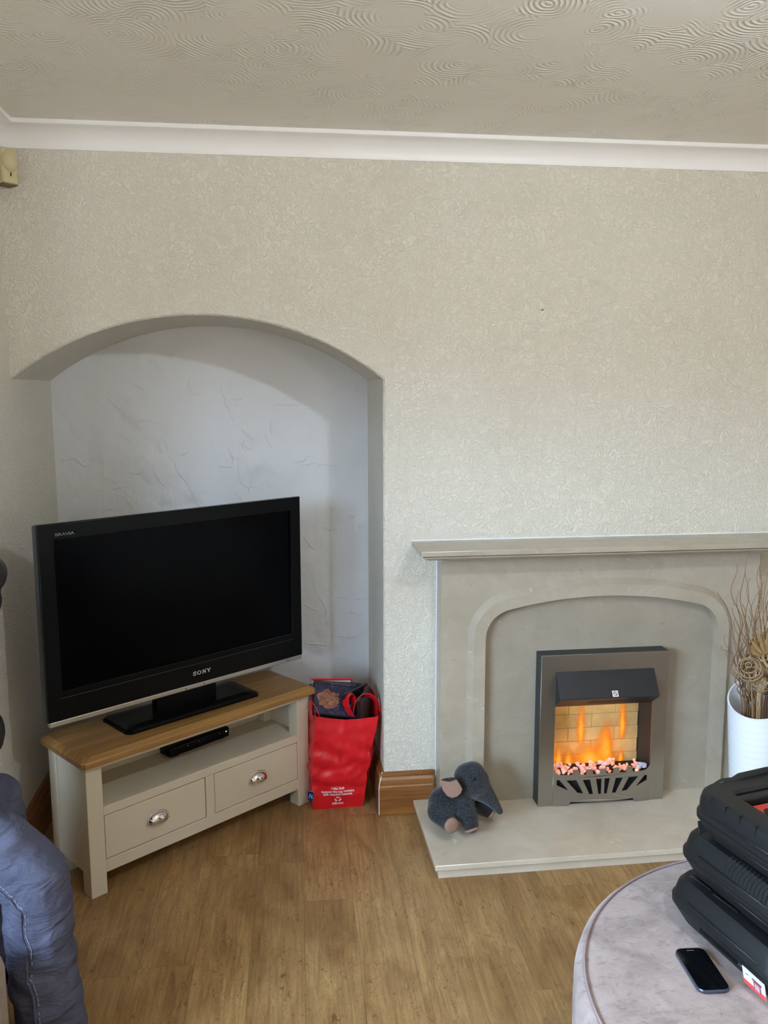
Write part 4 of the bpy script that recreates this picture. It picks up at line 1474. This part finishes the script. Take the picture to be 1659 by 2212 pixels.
# ribs on the middle case's lid edge and the lower case's side
bm = B()
for k in range(13):
    y = 0.025 - k * 0.0105
    tube(bm, [(-0.2075, y, 0.066), (-0.2025, y, 0.090), (-0.1895, y, 0.1048), (-0.182, y, 0.1075)], 0.0024, 6)
obj('grip_rib', bm, case_m, c2)['kind'] = 'stuff'
bm = B()
for k in range(8):
    box(bm, -0.186 + 0.004 * k, -0.152 + 0.004 * k, 0.130 + 0.0055 * k, 0.132 + 0.0055 * k, 0.105, 0.1095, 0.0005, 1)
obj('corner_rib', bm, tv_side_m, c2)['kind'] = 'stuff'
bm = B()
for k in range(26):
    y = 0.055 - k * 0.0044
    box(bm, -0.2128, -0.205, y - 0.0009, y + 0.0009, 0.030, 0.058)
obj('texture_rib', bm, case_m, c1)['kind'] = 'stuff'
for e in (c1, c2, c3):
    hx = 0.21
    for x in (-0.1, 0.1):
        la = obj('latch', bbox(x - 0.022, x + 0.022, 0.170, 0.190, 0.030, 0.082, 0.004, 2), case_m, e)
    bm = tube(B(), [(-0.065, 0.172, 0.052), (-0.062, 0.200, 0.052), (-0.045, 0.212, 0.052), (0.045, 0.212, 0.052), (0.062, 0.200, 0.052), (0.065, 0.172, 0.052)], 0.011, 10)
    obj('carry_handle', bm, case_m, e, True)
for y0, y1 in ((0.075, 0.135), (-0.01, 0.06)):
    bm = B()
    tube(bm, [(-0.193, y1 + 0.012, 0.092), (-0.176, y1, 0.1075), (-0.172, y0, 0.1075), (-0.190, y0 - 0.014, 0.093)], 0.003, 6)
    obj('lid_ridge', bm, case_m, c1, True)
# label on the lowest case
lb = obj('label', bbox(0, 0.062, -0.001, 0, 0, 0.040), plain('white_label', srgb(206, 204, 212), 0.3), c1, loc=(-0.2075, -0.078, 0.006), rot=(R(0), 0, R(-90)))
lb.rotation_euler = (R(12), 0, R(-90))
bm = prism(B(), [(0, 0), (0.062, 0), (0.062, 0.011), (0, 0.011)], lambda u, v, w: (u, w, v), -0.0014, -0.001)
obj('red_band', bm, plain('red_label_print', srgb(222, 70, 66), 0.3), lb)
bm = B(); box(bm, 0.030, 0.050, -0.0016, -0.001, 0.006, 0.026); box(bm, 0.027, 0.053, -0.0016, -0.001, 0.026, 0.030)
obj('tool_picture', bm, plain('grey_red_print', srgb(120, 66, 74), 0.4), lb)
bm = B(); box(bm, 0.033, 0.047, -0.0019, -0.0016, 0.008, 0.023)
obj('tool_panel', bm, plain('pale_pink_print', srgb(190, 150, 160), 0.4), lb)
obj('small_print', bbox(0.009, 0.016, -0.0014, -0.001, 0.027, 0.0285), groove_m, lb)
# upper case: divider bar, handle slot, red insert
obj('lid_bar', bbox(-0.150, 0.150, 0.078, 0.100, 0.086, 0.106, 0.004, 2), case_m, c3)
red_M = Mat('red_tool_moulding', srgb(196, 44, 40), 0.4)
ins_ = obj('red_insert', bbox(-0.130, -0.045, -0.105, 0.070, 0.088, 0.094, 0.002, 1), plain('red_tool_moulding', srgb(190, 52, 46), 0.4, var=0.1), c3)
tag(ins_, 'red moulded insert')
bm = B()
for cx, cy, rx, ry in ((-0.112, 0.030, 0.014, 0.018), (-0.075, 0.005, 0.030, 0.010), (-0.105, -0.045, 0.012, 0.012), (-0.06, -0.06, 0.02, 0.014), (-0.06, 0.045, 0.012, 0.010)):
    q = [(cx + rx * math.cos(2 * PI * i / 16), cy + ry * math.sin(2 * PI * i / 16) + 0.3 * rx * math.cos(2 * PI * i / 16)) for i in range(16)]
    prism(bm, q, XY, 0.0935, 0.0955)
obj('insert_openings', bm, groove_m, ins_)
obj('handle_slot', bbox(-0.115, 0.02, 0.108, 0.128, 0.0865, 0.0872), groove_m, c3)
for y in (0.110, 0.068, 0.026, -0.018, -0.06, -0.10):
    obj('lid_groove', bbox(-0.2012, -0.181, y - 0.0008, y + 0.0008, 0.080, 0.1062), groove_m, c3)
bm = tube(B(), [(-0.14, 0.160, 0.098), (-0.12, 0.163, 0.103), (-0.09, 0.163, 0.101), (-0.07, 0.165, 0.107), (0.0, 0.165, 0.109), (0.06, 0.165, 0.107), (0.12, 0.163, 0.099)], 0.010, 8)
obj('rim_bead', bm, case_m, c3, True)

# ------------------------------------------------------------------ phone
ph = empty('mobile_phone', (0.855, -1.508, PZ - 0.0015), R(90 - 3.5), 'dark blue black mobile phone lying face up on the velvet pouffe', 'phone')
pts = rrect(0.0665, 0.0335, 0.015, 9)
bm = B()
rows = []
for k, z in ((0.90, 0.0), (0.97, 0.002), (1.0, 0.005), (0.985, 0.0082), (0.96, 0.0095)):
    rows.append([bm.verts.new((x * (1 - (1 - k) * 0.6), y * k, z)) for x, y in pts])
n = len(pts)
for a, b in zip(rows, rows[1:]):
    for i in range(n): bm.faces.new((a[i], a[(i + 1) % n], b[(i + 1) % n], b[i]))
bm.faces.new(rows[0][::-1]); bm.faces.new(rows[-1])
obj('phone_body', bm, plain('blue_grey_metallic_rim', srgb(74, 80, 98), 0.28, 0.6, var=0.03), ph, True, angle=40)
pts = rrect(0.0635, 0.0312, 0.013, 9)
bm = prism(B(), pts, XY, 0.0094, 0.0099)
obj('glass_front', bm, plain('black_phone_glass', srgb(6, 7, 10), 0.12, spec=0.4), ph)
bm = bbox(-0.0585, -0.0535, -0.009, 0.009, 0.0098, 0.0104, 0.0003, 1)
obj('home_button', bm, tv_m, ph)
obj('earpiece', bbox(0.0555, 0.0575, -0.008, 0.008, 0.0098, 0.0102), dim_logo_m, ph)

# ------------------------------------------------------------------ vase and dried stems
VX, VY = 1.735, -0.245
va = empty('vase', (VX, VY, HZ), 0, 'tall white ceramic vase with slanted mouth and fine rings on the hearth', 'vase')
bm = B()
n = 56
prof = [(0.082, 0.0), (0.084, 0.004)]
rows = []
NV = 46
ht0 = 0.432


def rad(t): return 0.084 + 0.029 * t ** 0.9


def ztop(r, a):
    # the mouth slopes down towards the front left
    return ht0 + r * (math.sin(a) * 0.30 + math.cos(a) * 0.36)


rows = []
for j in range(NV + 1):
    t = j / NV
    row = []
    for i in range(n):
        a = 2 * PI * i / n
        r = rad(t) - (0.0009 if j % 3 == 0 and 0 < j < NV else 0)
        row.append(bm.verts.new((r * math.cos(a), r * math.sin(a), t * ztop(r, a))))
    rows.append(row)
for j in range(NV, 4, -3):
    t = j / NV
    row = []
    for i in range(n):
        a = 2 * PI * i / n
        r = rad(t) - 0.006
        row.append(bm.verts.new((r * math.cos(a), r * math.sin(a), t * ztop(r, a) + (0.001 if j == NV else 0))))
    rows.append(row)
for a, b in zip(rows, rows[1:]):
    for i in range(n): bm.faces.new((a[i], a[(i + 1) % n], b[(i + 1) % n], b[i]))
bm.faces.new(rows[0][::-1]); bm.faces.new(rows[-1])
obj('vase_body', bm, vase_m, va, True, angle=50)


def twig(k, tip, base, amp, rad0, label='curly brown willow twig standing in the white vase', n=40, m=twig_m):
    r_ = random.Random(100 + k)
    ph1, ph2 = r_.uniform(0, 6), r_.uniform(0, 6)
    f1, f2 = r_.uniform(2.6, 4.6), r_.uniform(2.0, 3.8)
    pts = []
    B0, T0 = Vector(base), Vector(tip)
    ax = 0.055 * max(-1, min(1, (T0.x - VX) / 0.12)) + r_.uniform(-0.02, 0.02)
    M0 = Vector((VX + ax, VY - 0.035 + r_.uniform(-0.03, 0.05), HZ + 0.40))
    for i in range(n + 1):
        t = i / n
        p = B0.lerp(M0, t / 0.35) if t < 0.35 else M0.lerp(T0, ((t - 0.35) / 0.65) ** 0.95)
        if t > 0.35:
            # bow outwards at first, then straighten
            k2 = (t - 0.35) / 0.65
            p.x += 0.35 * (T0.x - M0.x) * k2 * (1 - k2)
        g = max(0, min(1, (t - 0.33) * 4))
        p.x += amp * g * math.sin(2 * PI * f1 * t + ph1)
        p.y += amp * 0.7 * g * math.sin(2 * PI * f2 * t + ph2)
        pts.append(p)
    rads = [rad0 * (1 - 0.75 * i / n) for i in range(n + 1)]
    bm = tube(B(), pts, rads, 5)
    o = obj('willow_twig', bm, m, None, True)
    # a side shoot as its own part
    if k % 2 == 0:
        i0 = r_.randint(20, 28)
        q = pts[i0]
        sd = r_.choice((-1, 1))
        sh = [q + Vector((sd * 0.035 * (j / 6) + 0.008 * math.sin(j * 1.3), 0.006 * math.sin(j), 0.085 * j / 6)) for j in range(7)]
        obj('side_shoot', tube(B(), sh, [0.0016 - 0.00018 * j for j in range(7)], 5), m, o, True)
    tag(o, label, 'twig', 'willow twigs in the vase')
    return o


rt = random.Random(21)
tips = [(1.577, 0.99), (1.616, 1.05), (1.60, 0.97), (1.63, 0.95), (1.664, 0.99), (1.665, 1.04), (1.70, 0.96), (1.715, 1.0), (1.73, 0.93), (1.60, 0.90), (1.645, 0.90), (1.69, 0.88), (1.75, 0.98), (1.78, 0.95), (1.82, 0.98), (1.58, 0.84), (1.62, 0.83), (1.66, 0.80), (1.71, 0.82), (1.56, 0.74), (1.60, 0.76), (1.80, 0.88), (1.85, 0.92), (1.76, 0.84), (1.59, 0.80), (1.61, 0.71), (1.575, 0.70), (1.63, 0.76), (1.66, 0.90), (1.64, 0.84), (1.60, 0.86), (1.68, 0.93), (1.65, 0.72), (1.59, 0.66), (1.72, 0.90), (1.70, 0.86)]
for k, (tx, tz) in enumerate(tips):
    a = rt.uniform(0, 2 * PI)
    rb = rt.uniform(0.0, 0.05)
    ty = -0.29 + rt.uniform(-0.03, 0.03)
    if tx < 1.66: bx = VX - rt.uniform(0.035, 0.075)
    else: bx = VX + rt.uniform(-0.06, 0.06)
    by = VY + rt.uniform(-0.05, 0.02)
    # stems lean on the rim: aim through the mouth
    base = (bx + (VX - bx) * 0.35, by + (VY - by) * 0.4, HZ + 0.045)
    twig(k, (tx, ty, tz), base, rt.uniform(0.007, 0.013), rt.uniform(0.0026, 0.0042))
# two fine tendrils reaching over the arch moulding
for k, pts in enumerate(([(1.605, -0.275, 0.70), (1.575, -0.29, 0.80), (1.555, -0.29, 0.845), (1.535, -0.29, 0.872), (1.519, -0.29, 0.895)],
                         [(1.612, -0.27, 0.625), (1.585, -0.29, 0.672), (1.562, -0.29, 0.682), (1.545, -0.29, 0.688), (1.541, -0.29, 0.694), (1.550, -0.29, 0.699)])):
    base = [(1.72, -0.25, HZ + 0.06), (1.665, -0.27, 0.47), (1.635, -0.27, 0.56)]
    o = obj('willow_twig', tube(B(), base + pts, 0.0011, 5), twig_m, None, True)
    tag(o, ['thin tendril twig from the vase crossing the top right arch corner', 'thin tendril twig from the vase looped against the right arch leg'][k], 'twig', 'fine tendril twigs')
# pale coiled cane ornament, open wicker ball, fan leaf and pods


def stem(parent, top, base, r_=0.0022, m=pale_m):
    obj('stem', tube(B(), [base, Vector(base).lerp(Vector(top), 0.5) + Vector((0.004, 0, 0)), top], r_, 6), m, parent)


def coil(loc, rx, label, tilt):
    e = empty('cane_coil', loc, 0, label, 'dried ornament', 'coiled cane heads in the vase')
    for k in range(7):
        t = (k + 0.5) / 7
        z = rx * math.cos(PI * t)
        r = rx * math.sin(PI * t)
        bm = B()
        nn = 26
        rws = []
        for i in range(nn):
            a = 2 * PI * i / nn
            rws.append([bm.verts.new(((r + dx) * math.cos(a), (r + dx) * math.sin(a), z + dz)) for dx, dz in ((-0.0012, -0.0042), (0.0012, -0.0042), (0.0012, 0.0042), (-0.0012, 0.0042))])
        for i in range(nn):
            a_, b_ = rws[i], rws[(i + 1) % nn]
            for q in range(4): bm.faces.new((a_[q], a_[(q + 1) % 4], b_[(q + 1) % 4], b_[q]))
        o = obj('cane_hoop', bm, pale_m, e, True, angle=40)
        o.rotation_euler = tilt
        o.location = (0, 0, 0)
    return e


e = coil((1.632, -0.335, 0.622), 0.042, 'bleached coiled cane head at the left rim of the vase', (R(35), R(-38), 0))
stem(e, (0.02, 0.02, -0.035), (0.09, 0.085, -0.52))
e = coil((1.70, -0.325, 0.640), 0.036, 'bleached coiled cane head beside the right frame edge', (R(40), R(30), 0))
stem(e, (0.0, 0.015, -0.03), (0.03, 0.08, -0.535))
e = empty('wicker_ball', (1.672, -0.345, 0.572), 0, 'open woven wicker ball on a stem, low at the vase mouth', 'dried ornament')
rw = random.Random(2)
for k in range(11):
    ax = Vector((rw.gauss(0, 1), rw.gauss(0, 1), rw.gauss(0, 1))).normalized()
    qd = ax.to_track_quat('Z', 'Y')
    bm = tube(B(), [qd @ Vector((0.029 * math.cos(2 * PI * i / 24), 0.029 * math.sin(2 * PI * i / 24), 0.004 * math.sin(i * 0.8))) for i in range(24)], 0.0014, 5, True)
    obj('wicker_hoop', bm, pale_m, e, True)
for dx in (-0.006, 0.0, 0.006): stem(e, (dx, 0.012, -0.027), (0.05 + dx, 0.09, -0.46), 0.002)
e = empty('fan_leaf', (1.70, -0.318, 0.655), 0, 'straw coloured ribbed fan leaf behind the coiled cane heads', 'dried leaf')
for k in range(13):
    a = R(-62 + k * 10.5)
    bm = B()
    L_ = 0.105 - 0.0006 * (k - 6) ** 2
    dx, dz = math.sin(a), math.cos(a)
    p0 = Vector((0, 0, 0)); p1 = Vector((dx * L_, 0.012 * (k % 2), dz * L_))
    sdv = Vector((dz, 0, -dx))
    vs = [bm.verts.new(p0 - sdv * 0.0015), bm.verts.new(p0 + sdv * 0.0015), bm.verts.new(p0.lerp(p1, 0.7) + sdv * 0.0068), bm.verts.new(p1 + sdv * 0.001), bm.verts.new(p1 - sdv * 0.001), bm.verts.new(p0.lerp(p1, 0.7) - sdv * 0.0068)]
    f = bm.faces.new(vs)
    g = bmesh.ops.extrude_face_region(bm, geom=[f])
    bmesh.ops.translate(bm, verts=[v for v in g['geom'] if isinstance(v, bmesh.types.BMVert)], vec=(0, 0.0012, 0))
    obj('leaf_blade', bm, straw_m, e)
stem(e, (0, 0.002, 0.01), (0.03, 0.07, -0.55), 0.003, straw_m)
e = empty('cone_pod', (1.708, -0.338, 0.545), 0, 'dark brown scaly seed pod at the right of the vase mouth', 'dried ornament')
dk = plain('dark_brown_pod', srgb(70, 48, 40), 0.7, var=0.2, vs=60)
bm = B(); ball(bm, (0, 0, 0), (0.016, 0.016, 0.02), 12, 8)
obj('pod_core', bm, dk, e, True)
for k in range(22):
    t = math.acos(1 - 2 * (k + 0.5) / 22); a = k * 2.4
    d = Vector((math.sin(t) * math.cos(a), math.sin(t) * math.sin(a), math.cos(t)))
    bm = B(); ball(bm, d * 0.018, 0.0055, 8, 5)
    obj('pod_scale', bm, dk, e, True)
stem(e, (0, 0.01, -0.015), (0.02, 0.085, -0.44), 0.0025, dk)

# ------------------------------------------------------------------ alarm sensor in the top left corner
sn = empty('motion_sensor', (-0.842, -0.040, 2.252), R(45), 'cream plastic alarm motion sensor high in the left corner under the coving', 'sensor')
bm = loft(B(), 0.028, 0.026, 0.012, [(0.004, 0.0), (0.0, 0.003), (0.0, 0.104), (0.004, 0.109)])
obj('housing', bm, sensor_m, sn, True, angle=35)
bm = B(); ball(bm, (0, -0.018, 0.070), (0.0275, 0.025, 0.037), 24, 16)
obj('lens_dome', bm, sensor_m, sn, True)
obj('indicator', bbox(-0.0017, 0.0017, -0.0285, -0.025, 0.022, 0.033), groove_m, sn)
obj('bottom_gap_shade', bbox(-0.024, 0.024, -0.023, 0.023, -0.003, 0.0005), plain('brown_shadow_gap', srgb(110, 92, 66), 0.6), sn)  # thin brown plate, shade under the housing put into its colour

# ------------------------------------------------------------------ sofa at the left, mostly out of frame
sf = empty('sofa', (-1.16, -1.75, 0), 0, 'beige chenille sofa at the far left, under the seated person', 'sofa')
obj('base', bbox(-0.5, 0.40, -1.05, 0.98, 0.08, 0.28, 0.03, 3), sofa_m, sf, True, angle=40)
for y0, y1, xf in ((-1.0, 0.53, 0.555), (0.56, 0.97, 0.40)):
    obj('seat_cushion', bbox(-0.30, xf, y0, y1, 0.28 if xf < 0.5 else 0.06, 0.43 if xf < 0.5 else 0.40, 0.04, 4), sofa_m, sf, True, angle=40)
obj('backrest', bbox(-0.52, -0.24, -1.05, 0.98, 0.28, 0.85, 0.06, 4), sofa_m, sf, True, angle=40)
obj('armrest', bbox(-0.5, 0.38, -1.18, -1.03, 0.08, 0.60, 0.05, 4), sofa_m, sf, True, angle=40)
for x in (-0.42, 0.3):
    for y in (-0.95, 0.88): obj('foot', bbox(x, x + 0.05, y, y + 0.05, 0, 0.085), tv_m, sf)

# ------------------------------------------------------------------ person seated at the left
pe = empty('person', (-0.95, -1.0, 0.0), 0, 'person in black jacket and blue jeans seated at the far left edge', 'person')
PO = Vector((-0.95, -1.0, 0.0))


J = dict(pel=(-0.90, -1.0, 0.56), wst=(-0.84, -1.03, 0.74), chs=(-0.79, -1.05, 0.96), nck=(-0.80, -1.03, 1.235), hd=(-0.795, -1.04, 1.34),
         shR=(-0.690, -1.10, 1.19), elR=(-0.90, -1.255, 0.95), wrR=(-0.815, -1.155, 0.735),
         shL=(-0.86, -0.90, 1.17), elL=(-0.98, -0.82, 0.93), wrL=(-0.90, -0.87, 0.705),
         hipR=(-0.86, -1.08, 0.57), knR=(-0.575, -1.105, 0.495), anR=(-0.575, -1.115, 0.10), toR=(-0.45, -1.14, 0.05),
         hipL=(-0.94, -0.90, 0.55), knL=(-0.785, -0.795, 0.51), anL=(-0.79, -0.80, 0.10), toL=(-0.70, -0.78, 0.05))


def limbs(chains, voxel, smooth, n=9):
    """one continuous surface grown from tapering chains of balls"""
    tv, tf = [(0, 0, 1)], []
    NS, NR = 12, 7
    for i in range(1, NR):
        for j in range(NS):
            p_, t_ = PI * i / NR, 2 * PI * j / NS
            tv.append((math.sin(p_) * math.cos(t_), math.sin(p_) * math.sin(t_), math.cos(p_)))
    tv.append((0, 0, -1))
    for j in range(NS):
        k = (j + 1) % NS
        tf.append((0, 1 + j, 1 + k))
        for i in range(NR - 2): tf.append((1 + i * NS + j, 1 + (i + 1) * NS + j, 1 + (i + 1) * NS + k, 1 + i * NS + k))
        tf.append((len(tv) - 1, 1 + (NR - 2) * NS + k, 1 + (NR - 2) * NS + j))
    V, F = [], []
    for ch in chains:
        ch = [(Vector(J[p]) - PO if isinstance(p, str) else Vector(p) - PO, r) for p, r in ch]
        for (a_, ra_), (b_, rb_) in zip(ch, ch[1:]):
            m_ = max(2, int((b_ - a_).length / (0.35 * min(ra_, rb_))) + 1)
            for i in range(m_ + 1):
                t = i / m_
                c_, r_ = a_.lerp(b_, t), ra_ + (rb_ - ra_) * t
                o_ = len(V)
                V += [(c_.x + x * r_, c_.y + y * r_, c_.z + z * r_) for x, y, z in tv]
                F += [tuple(o_ + q for q in f) for f in tf]
    me = bpy.data.meshes.new('limbs')
    me.from_pydata(V, [], F)
    return bake(me, [('REMESH', {'mode': 'VOXEL', 'voxel_size': voxel}), ('SMOOTH', {'iterations': smooth, 'factor': 0.5})])


def hand(wr, fwd, up):
    fwd = Vector(fwd).normalized(); up = Vector(up).normalized(); sd = fwd.cross(up)
    wr = Vector(wr)
    out = [[(wr, 0.028), (wr + fwd * 0.05 + sd * 0.014, 0.020), (wr + fwd * 0.085 + sd * 0.022, 0.0125)], [(wr, 0.028), (wr + fwd * 0.05 - sd * 0.014, 0.020), (wr + fwd * 0.085 - sd * 0.022, 0.0125)]]
    for off, ln in ((-0.031, 0.062), (-0.0105, 0.075), (0.0105, 0.070), (0.031, 0.054)):
        b0 = wr + fwd * 0.085 + sd * off
        out.append([(b0, 0.0095), (b0 + fwd * ln * 0.55 - up * 0.012, 0.0085), (b0 + fwd * ln * 0.8 - up * 0.034, 0.0072)])
    t0 = wr + fwd * 0.03 - sd * 0.03
    out.append([(t0, 0.015), (wr + fwd * 0.06 - sd * 0.052 - up * 0.008, 0.0105), (wr + fwd * 0.09 - sd * 0.055 - up * 0.024, 0.009)])
    return out


body = [[('pel', 0.12), ('wst', 0.11), ('chs', 0.115), ((-0.79, -1.03, 1.13), 0.08), ('nck', 0.052), ('hd', 0.05)],
        [('chs', 0.10), ('shR', 0.055), ('elR', 0.042), ('wrR', 0.028)], [('chs', 0.10), ('shL', 0.055), ('elL', 0.042), ('wrL', 0.028)],
        [('pel', 0.11), ('hipR', 0.085), ((-0.745, -1.095, 0.585), 0.075), ((-0.645, -1.105, 0.540), 0.068), ('knR', 0.058), ('anR', 0.038)], [('pel', 0.11), ('hipL', 0.085), ((-0.84, -0.83, 0.545), 0.07), ('knL', 0.056), ('anL', 0.038)]]
body += hand(J['wrR'], (0.88, 0.22, -0.26), (0.28, -0.1, 0.95)) + hand(J['wrL'], (0.80, 0.15, -0.35), (0.4, 0, 0.9))
obj('body', limbs(body, 0.0055, 3), skin_m, pe, True)
# head with face
bm = B()
HC = Vector(J['hd']) - PO + Vector((0.012, 0, 0.075))
ball(bm, HC, (0.092, 0.074, 0.112), 24, 18)
ball(bm, HC + Vector((0.03, 0, -0.06)), (0.055, 0.055, 0.055), 18, 12)
ball(bm, HC + Vector((0.098, 0, -0.012)), (0.018, 0.013, 0.020), 12, 8)
ball(bm, HC + Vector((0.091, 0, 0.01)), (0.012, 0.009, 0.026), 12, 8)
for sgn in (-1, 1): ball(bm, HC + Vector((-0.005, sgn * 0.074, -0.005)), (0.018, 0.008, 0.030), 12, 8)
ball(bm, HC + Vector((0.082, 0, -0.052)), (0.014, 0.024, 0.008), 12, 8)
me = bake(bm, [('REMESH', {'mode': 'VOXEL', 'voxel_size': 0.006}), ('SMOOTH', {'iterations': 4, 'factor': 0.5})])
hd = obj('head', me, skin_m, pe, True)
for sgn in (-1, 1):
    bm = B(); ball(bm, HC + Vector((0.080, sgn * 0.031, 0.006)), (0.011, 0.013, 0.009), 12, 8)
    obj('eye', bm, groove_m, hd, True)
bm = B(); ball(bm, HC + Vector((-0.014, 0, 0.026)), (0.094, 0.083, 0.105), 24, 18)
bmesh.ops.delete(bm, geom=[v for v in bm.verts if (v.co - HC).x > 0.045 and (v.co - HC).z < 0.06 or (v.co - HC).z < -0.06], context='VERTS')
obj('hair', bake(bm, [('SOLIDIFY', {'thickness': 0.012})]), hair_m, hd, True)
# jeans
jm = limbs([[('pel', 0.135), ((-0.87, -1.0, 0.70), 0.125)], [('pel', 0.12), ('hipR', 0.10), ((-0.745, -1.095, 0.585), 0.094), ((-0.645, -1.105, 0.540), 0.085), ((-0.576, -1.107, 0.470), 0.081), ((-0.570, -1.110, 0.36), 0.079), ((-0.568, -1.112, 0.24), 0.080), ((-0.562, -1.115, 0.11), 0.084)],
            [('pel', 0.12), ('hipL', 0.10), ((-0.84, -0.83, 0.545), 0.09), ((-0.77, -0.79, 0.515), 0.082), ((-0.76, -0.78, 0.44), 0.076), ((-0.775, -0.79, 0.28), 0.072), ((-0.79, -0.80, 0.11), 0.074)]], 0.008, 6, 7)
from mathutils import noise as _ns
for v in jm.vertices:
    wd_ = v.co + PO
    d = (wd_ - Vector((-0.6, -1.1, 0.45)))
    fold = 0.010 * _ns.noise(Vector((wd_.x * 7, wd_.y * 7, wd_.z * 22 + wd_.x * 10))) + 0.005 * _ns.noise(Vector((wd_.x * 20, wd_.y * 16, wd_.z * 40)))
    if wd_.z < 0.62: v.co += v.normal * fold
jn = obj('jeans', jm, denim_m, pe, True)
# side seam on the right leg (outer side, facing the camera)
seam = [(-0.90, -1.178, 0.60), (-0.80, -1.192, 0.565), (-0.72, -1.192, 0.545), (-0.645, -1.192, 0.50), (-0.605, -1.190, 0.43), (-0.590, -1.190, 0.33), (-0.580, -1.192, 0.22), (-0.574, -1.196, 0.10)]
bvh_me = jm
from mathutils.bvhtree import BVHTree
bv = BVHTree.FromPolygons([v.co for v in jm.vertices], [p.vertices for p in jm.polygons])
sp_ = []
for a, b in zip(seam, seam[1:]):
    for i in range(6):
        q = Vector(a).lerp(Vector(b), i / 6) - PO
        hit = bv.find_nearest(q + Vector((0, -0.05, 0)))
        sp_.append(hit[0] + hit[1] * 0.0006)
obj('side_seam', tube(B(), sp_, 0.0032, 6), denim_m, jn, True)
dst_m = plain('pale_seam_thread', srgb(138, 140, 164), 0.8)
for i in range(0, len(sp_) - 2, 1):
    for f in (0.25, 0.75):
        q = sp_[i].lerp(sp_[i + 1], f)
        d = (sp_[i + 1] - sp_[i]).normalized()
        side = d.cross(Vector((0, -1, 0))).normalized()
        h = bv.find_nearest(q - side * 0.010)
        s2 = h[0] + h[1] * 0.0012
        obj('stitch', tube(B(), [s2 - d * 0.0035, s2 + d * 0.0035], 0.0010, 4), dst_m, jn)
# jacket
jk_me = limbs([[((-0.86, -1.01, 0.74), 0.132), ((-0.81, -1.03, 0.82), 0.138), ('chs', 0.138), ((-0.80, -1.03, 1.14), 0.10), ('nck', 0.068)],
              [((-0.735, -1.10, 0.83), 0.108), ((-0.76, -1.08, 0.90), 0.11)],
              [('chs', 0.11), ('shR', 0.093), ((-0.76, -1.185, 1.06), 0.078), ('elR', 0.066), ((-0.825, -1.168, 0.757), 0.046)], [('chs', 0.11), ('shL', 0.09), ('elL', 0.066), ((-0.91, -0.865, 0.73), 0.046)]], 0.009, 4)
from mathutils import noise as _nj
for v in jk_me.vertices:
    q = v.co + PO
    v.co += v.normal * (0.008 * math.sin(q.z * 60 + q.x * 14 + 3 * _nj.noise(q * 5)) * 0.6 + 0.006 * _nj.noise(q * 16))
jk = obj('jacket', jk_me, jacket_m, pe, True)
bm = bbox(-0.004, 0.004, -0.002, 0.002, -0.018, 0.004, 0.001, 1)
obj('zip_pull', bm, silver_m, jk, loc=Vector((-0.634, -1.115, 0.765)) - PO, rot=(0, R(12), R(20)))
# shoes
for a, t in (('anR', 'toR'), ('anL', 'toL')):
    q0, q1 = Vector(J[a]) - PO, Vector(J[t]) - PO
    bm = B()
    for i in range(9):
        f = i / 8
        p = q0.lerp(q1, f) + Vector((-0.03 * (1 - f), 0, 0))
        p.z = 0.045 - 0.012 * f
        ball(bm, p, (0.045, 0.042, 0.045 - 0.012 * f), 14, 8)
    for v in bm.verts: v.co.z = max(v.co.z, 0.002)
    me = bake(bm, [('REMESH', {'mode': 'VOXEL', 'voxel_size': 0.006}), ('SMOOTH', {'iterations': 4, 'factor': 0.5})])
    mnz = min(v.co.z for v in me.vertices)
    for v in me.vertices: v.co.z -= mnz
    obj('shoe', me, tv_m, pe, True)
